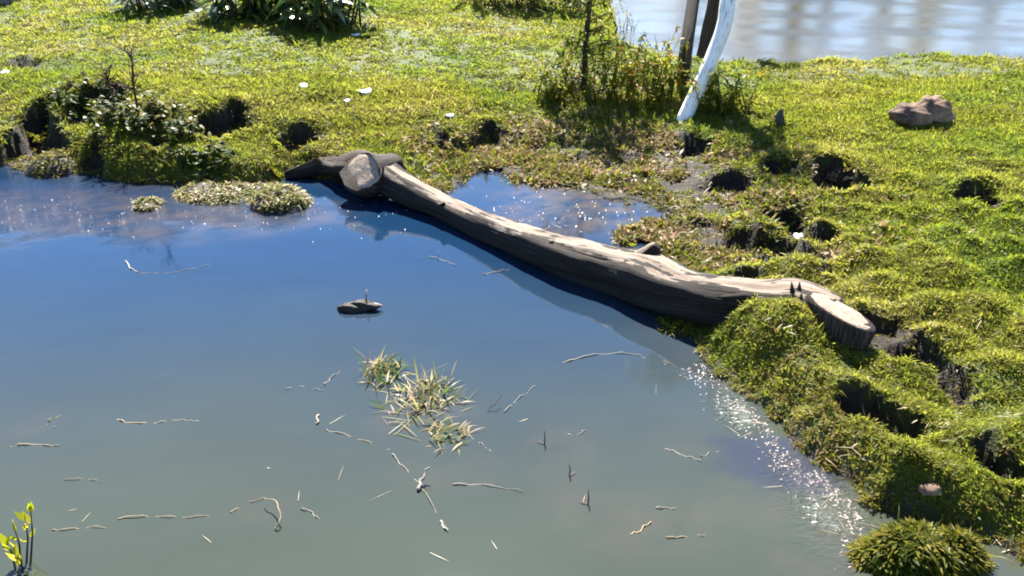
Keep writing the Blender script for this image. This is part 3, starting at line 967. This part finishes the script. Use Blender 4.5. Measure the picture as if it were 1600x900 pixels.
G2 = "overhanging weeds along the left bank"
for (px, py, h, r, n, lab) in [
    (135, 188, .2, .30, 34, "low dark weed left of the dead stems on the left bank"),
    (205, 208, .26, .34, 50, "bushy green weed spreading in front of the dead stems"),
    (262, 212, .22, .34, 44, "leafy weed to the right of the dead stems on the left bank"),
    (322, 240, .16, .26, 30, "low weed beside the dark hollow halfway to the log on the left bank")]:
    q_ = at(px, py, .26); q_.z = hz(q_.x, q_.y)
    weed_clump("bank_weed", q_, h, r, n, lab, G2, 'bankweed', ((.04, .09), (.025, .045)), 18)

# dead stems on the left bank
dp = on(212, 200)
ds = empty("dead_stems", dp); tag(ds, "two thin dead brown stems with bare twigs on the left bank", "dead plant")
for (px, h_, rx_) in [(186, .55, -.02), (220, .72, .05)]:
    q = at(px, 200, dp.z) - dp
    mb = MB(); top = q + Vector((rx_, .02, h_)); mid = q + Vector((rx_ * .2, 0, h_ * .55))
    mb.tube([q - Vector((0, 0, .05)), mid, top], [.013, .010, .004], 6)
    for k in range(20):
        f = random.uniform(.4, 1); s0 = q.lerp(mid, f * 2) if f < .5 else mid.lerp(top, f * 2 - 1)
        d = rdir(10, 70) * random.uniform(.06, .17)
        mb.tube([s0, s0 + d * .6, s0 + d + Vector((0, 0, .02))], [.006, .004, .002], 4)
        for _ in range(3):
            mb.leaf(s0 + d, rdir(-40, 60), random.uniform(.02, .05), .012, .3, 2)
    mb.build("stem", M['twig'], ds)


def cane_shrub(name, p, h, rad, n_st, label, group, mat, single):
    """tall shrub of arching stems with long broad leaves; the largest leaves are parts"""
    t = empty(name, p); tag(t, label, "shrub", group)
    st = MB(); lv = MB(); n_single = 0
    protos = []
    for k in range(4):
        m_ = MB(); m_.leaf((0, 0, 0), (1, 0, .25), .42, .085, .9, 5, tint=(.15, .4, .65, .95)[k], side=(0, 1, 0))
        protos.append(m_.mesh("leaf", M[mat]))
    for _ in range(n_st):
        a = random.uniform(0, 6.28); r = rad * math.sqrt(random.random())
        b0 = Vector((math.cos(a) * r, math.sin(a) * r, -.05)); hh = h * random.uniform(.6, 1)
        lean = Vector((math.cos(a) * random.uniform(0, .35), math.sin(a) * random.uniform(0, .35), 1)) * hh
        st.tube([b0, b0 + lean * .5, b0 + lean], [.018, .014, .006], 5)
        for k in range(11):
            f = random.uniform(.12, 1); q = b0 + lean * f
            an = random.uniform(0, 6.28)
            if n_single < single and f < .62 and q.y < rad * .25:
                o = link("leaf", random.choice(protos), None, t, q)
                s_ = random.uniform(.7, 1.15)
                o.scale = (s_, s_, s_); o.rotation_euler = (random.uniform(-.4, .4), random.uniform(-.3, .5), an); n_single += 1
            else:
                lv.leaf(q, Vector((math.cos(an), math.sin(an), random.uniform(-.2, .6))), random.uniform(.25, .5), random.uniform(.05, .09), .9, 4)
    st.build("stem", M['trunk_brown'], t)
    f_ = lv.build("foliage", M[mat], t); f_['kind'] = 'stuff'
    return t


GS = "shrubs along the top of the grassy rise"
cane_shrub("shrub", on(505, 46), 1.0, .55, 34, "large dark green broad leaved shrub with the lowest base of the row", GS, 'shrub', 90)
cane_shrub("shrub", on(375, 30), .9, .42, 26, "dark shrub left of the largest broad leaved shrub", GS, 'shrub', 60)
cane_shrub("shrub", on(255, 14), .8, .45, 24, "pale grey green shrub at the top left with shiny leaves", GS, 'shrub_pale', 50)
cane_shrub("shrub", on(432, 26), .75, .25, 14, "yellowish shrub squeezed between the two dark shrubs", GS, 'willow', 24)
GB = "dark bushes behind the far hump"
for (px, py, h, r, lab) in [(780, 14, 1.6, .8, "dark bush behind the far grassy hump, left one of the pair"), (865, 22, 1.5, .7, "dark bush behind the far grassy hump, right one nearer the river")]:
    p = on(px, py) + Vector((0, .6, 0)); p.z = hz(p.x, p.y)
    weed_clump("bush", p, h, r, 60, lab, GB, 'bankweed', ((.08, .16), (.04, .07)), 22, "bush", .3)
weed_clump("bush", on(985, 40) + Vector((0, .1, 0)), .5, .2, 10, "small thin bush at the river's edge right of the young tree", None, 'shrub_pale', ((.05, .1), (.02, .03)), 8, "bush", .4)


# ------------------------------------------------------------------ rocks, scraps, small things
def rock(name, p, lobes, mat, label, cat="rock", rz=0.0, seed=0, sub=4):
    bm = bmesh.new()
    for (c, s_) in lobes:
        r_ = bmesh.ops.create_icosphere(bm, subdivisions=sub, radius=1)
        for v in r_['verts']:
            d = v.co.normalized()
            n_ = float(fbm(np.array([d.x * 1.6 + seed + d.z]), np.array([d.y * 1.6 + d.z * 1.3]), seed, 4)[0])
            f = 1 + .38 * n_
            k = Vector((round(d.x * 2.2) / 2.2, round(d.y * 2.2) / 2.2, round(d.z * 2.2) / 2.2))
            q = d.lerp(k, .22) * f
            v.co = Vector((q.x * s_[0], q.y * s_[1], q.z * s_[2])) + Vector(c)
    me = bpy.data.meshes.new(name); bm.to_mesh(me); bm.free()
    me.materials.append(mat); me.polygons.foreach_set("use_smooth", np.ones(len(me.polygons), bool))
    o = link(name, me, None, None, p); o.rotation_euler = (0, 0, rz)
    tag(o, label, cat)
    return o


rp = on(1440, 200)
rock("rock", rp, [((-.12, 0, .05), (.19, .13, .11)), ((.08, .03, .09), (.15, .12, .13)), ((.17, .0, .03), (.10, .09, .08))], M['rock'], "tan and brown boulder lying alone on the right hand grass", "rock", 0, 5)
rock("dark_stump", on(1217, 196), [((0, 0, .05), (.045, .045, .09)), ((.02, 0, .0), (.05, .05, .04))], M['dark_rock'], "small dark upright stub in the grass between the white trunk and the boulder", "stub", 0, 9, 3)
rock("mud_clod", on(1440, 105), [((0, 0, .02), (.22, .1, .06)), ((.2, .02, .01), (.1, .08, .05))], M['mud'], "dark muddy clod at the river's edge above the boulder", "mud clod", 0, 12, 3)
rock("mud_clod", on(1490, 584), [((0, 0, .02), (.05, .05, .04))], M['rock'], "small grey stone in the turf right of the sawn butt", "stone", .4, 13, 3)
rock("stone", on(1462, 742), [((0, 0, .0), (.045, .035, .025))], M['rock'], "pinkish brown stone on the right bank beside the deep hollow", "stone", .3, 17, 3)
# grey block cut by the picture's corner
cb = on(0, 10)
bm = bmesh.new(); bmesh.ops.create_cube(bm, size=1)
for v in bm.verts: v.co = Vector((v.co.x * .5, v.co.y * .35, v.co.z * .5 + .2))
bmesh.ops.bevel(bm, geom=bm.edges[:], offset=.03, segments=2, affect='EDGES')
bmesh.ops.subdivide_edges(bm, edges=bm.edges[:], cuts=3, use_grid_fill=True)
for v in bm.verts: v.co += Vector((random.uniform(-1, 1), random.uniform(-1, 1), random.uniform(-1, 1))) * .006
me = bpy.data.meshes.new("stone_block"); bm.to_mesh(me); bm.free(); me.materials.append(M['crate'])
o = link("stone_block", me, None, None, cb + Vector((-.05, .15, 0))); tag(o, "grey brown square block at the far top left of the grass", "block")


def scrap(px, py, s_, label):
    p = on(px, py, dz=.035)
    mb = MB(); n_ = 5; k0 = random.random() * 9
    for i in range(n_):
        for j in range(n_):
            x_, y_ = (i / 4 - .5), (j / 4 - .5)
            e_ = 1 - .25 * (abs(x_) > .4) * (abs(y_) > .4)
            z_ = float(fbm(np.array([x_ * 2.5 + k0]), np.array([y_ * 2.5 + k0]), 3, 3)[0]) * .5 + y_ * .35
            mb.v.append((x_ * s_ * e_ * 1.35, y_ * s_ * e_, z_ * s_)); mb.t.append(.5); mb.g.append((0, 0, 0))
    for i in range(4):
        for j in range(4):
            a = i * 5 + j; mb.f.append((a, a + 5, a + 6, a + 1))
    o = mb.build("white_scrap", M['white'], None, p)
    sm = o.modifiers.new("thickness", 'SOLIDIFY'); sm.thickness = .004
    o.rotation_euler = (0, 0, random.uniform(-.5, .5))
    tag(o, label, "litter", "white scraps lying in the grass")


scrap(571, 153, .10, "largest white scrap on the grass, above the log's left end")
scrap(475, 142, .065, "white scrap on the grass left of the largest one")
scrap(703, 187, .06, "white scrap beside the dark hollow up the bank from the log")
scrap(9, 118, .07, "white scrap on the grass at the far left")
scrap(545, 187, .045, "small pale scrap just downhill of the largest white one")
scrap(312, 24, .09, "white scrap under the shrubs at the top left")
scrap(556, 60, .08, "white scrap right of the largest broad leaved shrub")
scrap(1244, 390, .05, "small white scrap between the muddy hollows behind the log")
scrap(1170, 205, .03, "tiny white scrap right of the white trunk's foot") if False else None

# ------------------------------------------------------------------ grass islets in the water
def islet(px, py, rx, ry, h, label, mat_p, n):
    cx, cy, ax, ay = ell(px, py, rx, ry, 0)
    t = empty("grass_tussock", (cx, cy, 0)); tag(t, label, "tussock", "tussocks standing in the water")
    mb = MB(); rings, seg = 6, 26
    mb.v.append((0, 0, h)); mb.t.append(.5); mb.g.append((0, 0, 0))
    for i in range(1, rings + 1):
        f = i / rings
        for j in range(seg):
            an = 6.2832 * j / seg
            k = 1 + .5 * float(fbm(np.array([math.cos(an) * 1.5 + px]), np.array([math.sin(an) * 1.5]), 3, 3)[0])
            z_ = h * (1 - f ** 2.6) - (.06 if i == rings else 0) + .02 * float(fbm(np.array([f * 4 * math.cos(an) + px]), np.array([f * 4 * math.sin(an)]), 8, 2)[0])
            mb.v.append((math.cos(an) * ax * f * k, math.sin(an) * ay * f * k, z_)); mb.t.append(.5); mb.g.append((0, 0, 0))
    for j in range(seg): mb.f.append((0, 1 + j, 1 + (j + 1) % seg))
    for i in range(rings - 1):
        for j in range(seg):
            a = 1 + i * seg + j; b = 1 + i * seg + (j + 1) % seg
            mb.f.append((a, a + seg, b + seg, b))
    mb.build("mound", M['mud'], t)
    g = MB()
    for _ in range(n):
        f = math.sqrt(random.random()); an = random.uniform(0, 6.2832)
        z_ = max(.0, h * (1 - f ** 2.6))
        cx_, cy_ = math.cos(an) * ax * f, math.sin(an) * ay * f
        lump = float(fbm(np.array([cx_ * 14 + px]), np.array([cy_ * 14]), 19, 3)[0])
        out = Vector((math.cos(an) * f * .5, math.sin(an) * f * .5, .35 + lump))
        g.leaf((cx_, cy_, max(z_, z_ + .06 * lump * (h / .1)) + .002), out + rdir(-30, 50) * 1.1, random.uniform(.02, .055), random.uniform(.009, .018), .7, 2)
    for _ in range(n // 110):
        f = math.sqrt(random.random()); an = random.uniform(0, 6.2832); z_ = max(.0, h * (1 - f ** 2.6))
        g.leaf((math.cos(an) * ax * f, math.sin(an) * ay * f, z_), Vector((math.cos(an) * .6, math.sin(an) * .6, .5)) + rdir(0, 60) * .6, random.uniform(.08, .16), random.uniform(.004, .008), 1.7, 5, tint=random.choice((.1, .5, 1.0, 1.0)))
    o = g.build("grass", M[mat_p], t); o['kind'] = 'stuff'


islet(1436, 874, 100, 32, .095, "olive grass tussock in the water at the bottom right", 'turf_dark', 6500)
islet(440, 318, 46, 16, .11, "small yellowish grass tussock off the left end of the log", 'isle', 1500)
islet(352, 298, 76, 22, .07, "flat straw coloured tussock between the left bank and the small tussock", 'isle', 2600)
islet(96, 262, 42, 16, .13, "small green tussock under the dark bank at the far left", 'turf_dark', 1300)
islet(232, 322, 20, 9, .05, "tiny drowned tussock in the water below the dead stems", 'isle', 300)

# ------------------------------------------------------------------ water plants and flotsam
def blade_clump(name, px, py, n, rad, L, label, mat='waterblade', lo=15, hi=80, cat="water grass"):
    p = at(px, py, 0)
    t = empty(name, p); tag(t, label, cat)
    mb = MB()
    for _ in range(n):
        a = random.uniform(0, 6.28); r = rad * math.sqrt(random.random())
        mb.leaf((math.cos(a) * r, math.sin(a) * r, .003 if lo < 0 else -.012), rdir(lo, hi), random.uniform(*L), random.uniform(.007, .014) if lo >= 0 else random.uniform(.003, .006), .9 if lo >= 0 else .05, 4)
    mb.build("blades", M[mat], t)
    return t


blade_clump("water_grass", 598, 584, 130, .11, (.07, .17), "green grass tuft standing in the open water, farther part of the clump")
blade_clump("water_grass", 668, 618, 140, .15, (.06, .17), "straw and green grass tuft in the middle of the pond's clump")
blade_clump("water_grass", 640, 636, 90, .14, (.06, .16), "tangled brown grass at the left of the pond's clump", lo=3, hi=40)
blade_clump("water_grass", 700, 680, 110, .10, (.05, .12), "short yellowish grass tuft nearest in the pond's clump", lo=5, hi=60)
blade_clump("water_grass", 655, 640, 44, .24, (.06, .18), "flat mat of dead straw lying among the grass of the pond's clump", 'waterblade', -1, 9)
blade_clump("water_grass", 590, 660, 22, .16, (.06, .12), "sparse grass blades trailing left of the pond's clump", lo=0, hi=25)
blade_clump("water_grass", 1180, 612, 34, .12, (.04, .1), "straw tangle on the water at the foot of the right bank", 'straw', 0, 20)
blade_clump("water_grass", 70, 662, 26, .05, (.02, .06), "pale yellow flecked plant floating near the left edge", 'bud', 0, 60)
blade_clump("water_grass", 18, 690, 18, .08, (.04, .08), "dark weed tangle floating at the left edge", 'turf_dark', 0, 30)
blade_clump("water_grass", 420, 728, 16, .03, (.02, .06), "tiny grey tuft floating in the near left water", 'straw', 0, 60)


def stick(name, pts, r, mat, label, cat="stick", group=None, z=.006):
    """stick through (px, py[, z]) points on the water"""
    P_ = [at(q[0], q[1], q[2] if len(q) > 2 else z) for q in pts]
    o0 = empty(name, P_[0]) if False else None
    rows = [(*(p - P_[0]), r * (1 - .5 * i / max(1, len(P_) - 1)) * random.uniform(.8, 1.15)) for i, p in enumerate(P_)]
    a, b = smooth_path(rows, 7) if len(rows) > 1 else (None, None)
    k0 = random.random() * 50
    a2 = []
    for i, q in enumerate(a):
        wv = fbm(np.array([k0 + i * .45, k0 + 20 + i * .45, k0 + 40 + i * .6]), np.zeros(3), 3, 3)
        a2.append(q + Vector((wv[0] * .012, wv[1] * .012, (wv[2] * .012 - .0035) if P_[0].z < .02 and P_[min(1, len(P_) - 1)].z < .02 else 0)))
    mb = MB(); mb.tube(a2, [q * (.62 if r > .009 else .46) for q in b], 6, .5)
    o = mb.build(name, M[mat], None, P_[0])
    tag(o, label, cat, group)
    return o


GF = "pale stems floating on the pond"
S_ = stick
S_("pale_stick", [(654, 764), (661, 745, .03), (670, 730, .06)], .013, 'pale_stick', "short thick white stick rising from the water below the grass clump", group=GF)
S_("floating_stem", [(612, 708), (640, 738), (668, 775), (698, 828)], .006, 'pale_stick', "long thin stem running from the grass clump down to the bottom", "stem", GF)
S_("floating_stem", [(690, 815), (699, 829)], .010, 'pale_stick', "white tip floating at the lower end of the long stem", "stem", GF)
S_("floating_stem", [(730, 678), (752, 692), (768, 704)], .006, 'pale_stick', "pale twig at the right of the grass clump", "stem", GF)
S_("floating_stem", [(788, 644), (810, 622), (836, 602)], .006, 'pale_stick', "slanting pale stem right of the grass clump", "stem", GF)
S_("dark_reed", [(762, 640), (775, 628, .03), (786, 616, .05)], .005, 'twig', "short dark reed left of the slanting pale stem", "reed")
S_("floating_stem", [(446, 606), (470, 602), (504, 610)], .005, 'pale_stick', "curved pale stem left of the grass clump", "stem", GF)
S_("floating_stem", [(506, 600), (518, 588), (530, 580)], .005, 'pale_stick', "short upward slanting stem near the grass clump's upper left", "stem", GF)
S_("floating_stem", [(497, 645, .0), (496, 656, .015), (494, 662, .0)], .010, 'pale_stick', "small white peg floating left of the grass clump", "stem", GF)
S_("floating_stem", [(510, 670), (560, 684), (610, 702)], .006, 'straw', "brown stem leading into the grass clump from the left", "stem", GF)
S_("floating_stem", [(710, 755), (755, 757), (818, 766)], .006, 'pale_stick', "wavy pale stem below and right of the grass clump", "stem", GF)
S_("floating_stem", [(430, 826), (438, 810, .03), (432, 785, .05), (415, 778, .03)], .008, 'straw', "hooked straw coloured twig in the near left water", "stem", GF)
S_("floating_stem", [(362, 800), (385, 784), (415, 778)], .005, 'straw', "thin straw joining the hooked twig from the left", "stem", GF)
S_("floating_stem", [(470, 794), (486, 800), (505, 812)], .005, 'pale_stick', "thin pale stem right of the hooked twig", "stem", GF)
S_("floating_stem", [(184, 810), (240, 806), (300, 806), (352, 802)], .005, 'straw', "long straight straw left of the hooked twig", "stem", GF)
S_("floating_stem", [(80, 828), (120, 824), (165, 823)], .005, 'straw', "thin straw floating right of the yellow leaved plant", "stem", GF)
S_("floating_stem", [(180, 655), (225, 660), (272, 655), (312, 655)], .007, 'straw', "broken pale stem in a row left of the middle", "stem", GF)
S_("floating_stem", [(15, 698), (40, 693), (95, 694)], .007, 'straw', "pale stem beside the yellow flecked plant", "stem", GF)
S_("floating_stem", [(880, 566), (930, 553), (985, 552), (1010, 558)], .008, 'pale_stick', "long knobbly pale stem floating below the thick part of the log", "stem", GF)
S_("floating_stem", [(1035, 564), (1060, 572), (1090, 584)], .005, 'straw', "thin straw floating just off the right bank", "stem", GF)
S_("floating_stem", [(1040, 698), (1070, 710), (1098, 720)], .007, 'pale_stick', "pale stem in the right water pointing to the bank", "stem", GF)
S_("floating_stem", [(1096, 712), (1110, 706), (1125, 702)], .006, 'pale_stick', "short pale stem crossing the end of the one in the right water", "stem", GF)
S_("floating_stem", [(985, 832), (1000, 826), (1020, 814)], .009, 'straw', "forked straw in the lower right water", "stem", GF)
S_("floating_stem", [(1040, 838), (1075, 838), (1100, 834)], .005, 'straw', "thin straw right of the forked one in the lower right water", "stem", GF)
S_("floating_stem", [(1025, 792), (1040, 793), (1060, 792)], .006, 'pale_stick', "tiny pale stem above the forked straw", "stem", GF)
S_("floating_stem", [(660, 400), (685, 403), (715, 414)], .006, 'pale_stick', "pale fragment floating off the thin part of the log", "stem", GF)
S_("floating_stem", [(684, 404, .0), (685, 393, .04)], .006, 'pale_stick', "tiny white sprout standing off the thin part of the log", "sprout")
S_("floating_stem", [(755, 428), (775, 424), (794, 420)], .006, 'straw', "faint straw close to the log's shadow", "stem", GF)
S_("floating_stem", [(195, 408), (204, 418), (216, 424)], .010, 'pale_stick', "white speckled fragment floating off the left bank", "stem", GF)
S_("floating_stem", [(216, 425), (270, 424), (330, 412)], .004, 'straw', "long faint straw trailing from the fragment off the left bank", "stem", GF)
S_("floating_stem", [(100, 750), (140, 748), (160, 752)], .004, 'straw', "faint straw in the left water above the long straight straw", "stem", GF)
S_("floating_stem", [(888, 678), (905, 676), (918, 672)], .006, 'pale_stick', "short white stem right of the upright reed", "stem", GF)
for (x0, y0, y1, lab) in [(850, 702, 662, "upright dark reed right of the grass clump"), (889, 752, 716, "upright dark reed between two others in the right water"), (918, 796, 752, "upright reed with a white tip in the right water")]:
    b0 = at(x0, y0 - 8, 0)
    mb = MB(); hgt = (y0 - y1) / ppm(b0) * .62
    mb.tube([(0, 0, -.03), (.004, 0, hgt * .5), (.0, .01, hgt)], [.0035, .003, .0015], 6)
    mb.leaf((0, 0, .006), (random.uniform(-1, 1), .3, .1), .04, .006, .1, 2)
    tag(mb.build("reed", M['twig'], None, b0), lab, "reed", "upright reeds in the right water")

# dark chunk of driftwood with a pale broken end
dwp = at(566, 484, 0)
dw = empty("driftwood", dwp); tag(dw, "short dark chunk of driftwood with a pale broken tip floating in open water", "driftwood")
body = rock("body", (0, 0, 0), [((-.06, .0, .012), (.075, .045, .030)), ((.0, .01, .02), (.07, .035, .036)), ((.055, -.004, .026), (.05, .024, .02)), ((-.11, .012, .008), (.04, .02, .016))], M['mud'], None, None, 0, 23, 4)
body.parent = dw
mb = MB(); a, b = smooth_path([(.06, 0, .028, .016), (.09, 0, .030, .014), (.125, .005, .022, .004)], 4); mb.tube(a, b, 8, .5, disp=.3); mb.build("broken_tip", M['pale_stick'], dw)
mb = MB(); mb.tube([(.02, .02, .04), (.025, .03, .08), (.03, .04, .115)], [.007, .006, .003], 6); mb.build("twig", M['pale_stick'], dw)

# yellow leaved plant at the bottom left
pp0 = at(28, 900, 0)
pl = empty("young_plant", pp0); tag(pl, "young water plant with upright bright yellow green leaves at the bottom left", "plant")
stems = []
for (px, py, z) in [(40, 812, .14), (48, 800, .17), (24, 830, .12), (28, 870, .06), (10, 850, .1)]:
    e = at(px, py, z) - pp0; b0 = Vector((e.x * .6, .01 + e.y * .35, -.02))
    mb = MB(); mb.tube([b0, b0.lerp(e, .6) + Vector((.01, 0, .01)), e], [.004, .003, .002], 6); stems.append((b0, e))
    mb.build("stem", M['twig'], pl)
lm_ = []
for k in range(3):
    m_ = MB(); m_.leaf((0, 0, 0), (0, 0, 1), .055, .022, .25, 4, tint=(.3, .6, .9)[k], side=(1, 0, 0)); lm_.append(m_.mesh("leaf", M['bud']))
for (b0, e) in stems:
    for f in (.55, .8, 1.0, 1.0):
        o = link("leaf", random.choice(lm_), None, pl, b0.lerp(e, f))
        o.rotation_euler = (random.uniform(-.6, .6), random.uniform(-.7, .7), random.uniform(-1, 1)); s_ = random.uniform(.7, 1.1); o.scale = (s_, s_, s_)

# tiny bits of straw, scum and petals on the water: nobody could count them
def flat_bits(name, n, sampler, size, mat, label, cat):
    mb = MB()
    for _ in range(n):
        x, y = sampler(); s_ = random.uniform(*size); a0 = random.uniform(0, 6.28); el = random.uniform(.25, .8)
        k = 6; i0 = len(mb.v)
        for j in range(k):
            an = 6.2832 * j / k; u, v_ = math.cos(an) * s_, math.sin(an) * s_ * el
            mb.v.append((x + u * math.cos(a0) - v_ * math.sin(a0), y + u * math.sin(a0) + v_ * math.cos(a0), .0015)); mb.t.append(.5); mb.g.append((0, 0, 0))
        mb.v.append((x, y, .004 + s_ * .35)); mb.t.append(.5); mb.g.append((0, 0, 0))
        for j in range(k): mb.f.append((i0 + j, i0 + (j + 1) % k, i0 + k))
    o = mb.build(name, M[mat], None, None)
    tag(o, label, cat, kind="stuff")


edge_px = [(1092, 565), (1128, 596), (1165, 634), (1205, 668), (1235, 712), (1285, 742), (1325, 776), (1345, 808), (1345, 880)]


def edge_s():
    i = random.randrange(len(edge_px) - 1); f = random.random()
    px = edge_px[i][0] * (1 - f) + edge_px[i + 1][0] * f; py = edge_px[i][1] * (1 - f) + edge_px[i + 1][1] * f
    d = abs(random.gauss(0, 1)) * 20
    p = at(px - d * .9, py + d * .45, 0); return p.x, p.y


def left_s():
    p = at(random.choice([random.uniform(380, 640), random.uniform(0, 380)]), random.gauss(335, 16), 0); return p.x, p.y


def pud_s():
    p = at(random.gauss(880, 80), random.gauss(325, 24), 0); return p.x, p.y


flat_bits("pale_scum", 650, edge_s, (.0015, .007), 'foam', "pale scum and bits gathered along the right bank", "scum")
flat_bits("floating_bits", 120, left_s, (.002, .008), 'foam', "pale bits floating along the left shore", "flotsam")
flat_bits("puddle_bits", 110, pud_s, (.003, .010), 'foam', "pale bits on the puddle behind the log", "flotsam")
mb = MB()
for _ in range(80):
    if random.random() < .5: x, y = pud_s()
    elif random.random() < .6: x, y = edge_s()
    else:
        p = at(random.uniform(0, 1200), random.uniform(560, 880), 0); x, y = p.x, p.y
    mb.leaf((x, y, .004), rdir(-1, 3), random.uniform(.03, .12), random.uniform(.0015, .003), 0.02, 2)
tag(mb.build("floating_straw", M['straw'], None, None), "loose bits of straw scattered over the pond", "straw", kind="stuff")

# ------------------------------------------------------------------ far bank of the river (seen as its reflection)
GT = "bare pale trees on the far river bank"
far_spots = [(13.5, 50, 9), (16.5, 49.5, 11), (19, 51, 8.5), (21.5, 49, 10.5), (24.5, 50.5, 9), (29, 51, 8), (18, 53, 10), (15, 52.5, 9.5), (26.5, 53, 8.5), (10.5, 51, 7)]
first = None
for i, (x, y, h_) in enumerate(far_spots):
    z = hz(x, y)
    if first is None:
        t = empty("far_tree", (x, y, z)); first = t
        mb = MB(); mb.tube([(0, 0, -.3), (.1, 0, 3), (-.1, .1, 6), (.2, 0, 9)], [.3, .24, .17, .05], 9, .5, disp=.2); mb.build("trunk", M['pale_bark'], t)
        lb_ = MB(); cr = MB()
        for k in range(26):
            zz = random.uniform(2.2, 8); d = rdir(15, 60) * random.uniform(1, 2.6); s0 = Vector((0, 0, zz))
            lb_.tube([s0, s0 + d * .6, s0 + d], [.07, .045, .012], 5)
            for q in range(110):
                cr.leaf(s0 + d * random.uniform(.4, 1.05) + rdir(-90, 90) * random.uniform(0, .5), rdir(-80, 60), random.uniform(.15, .3), random.uniform(.06, .11), .3, 2)
        lb_.build("limb", M['pale_bark'], t); cr.build("crown", M['straw'], t)
    else:
        t = copy_tree(first)
    t.location = (x, y, z); t.rotation_euler = (0, 0, i * 1.7); t.scale = (h_ / 9,) * 3
    tag(t, ["bare pale tree with dry leaves across the river", "tallest bare pale tree across the river"][h_ > 10.8], "tree", GT)
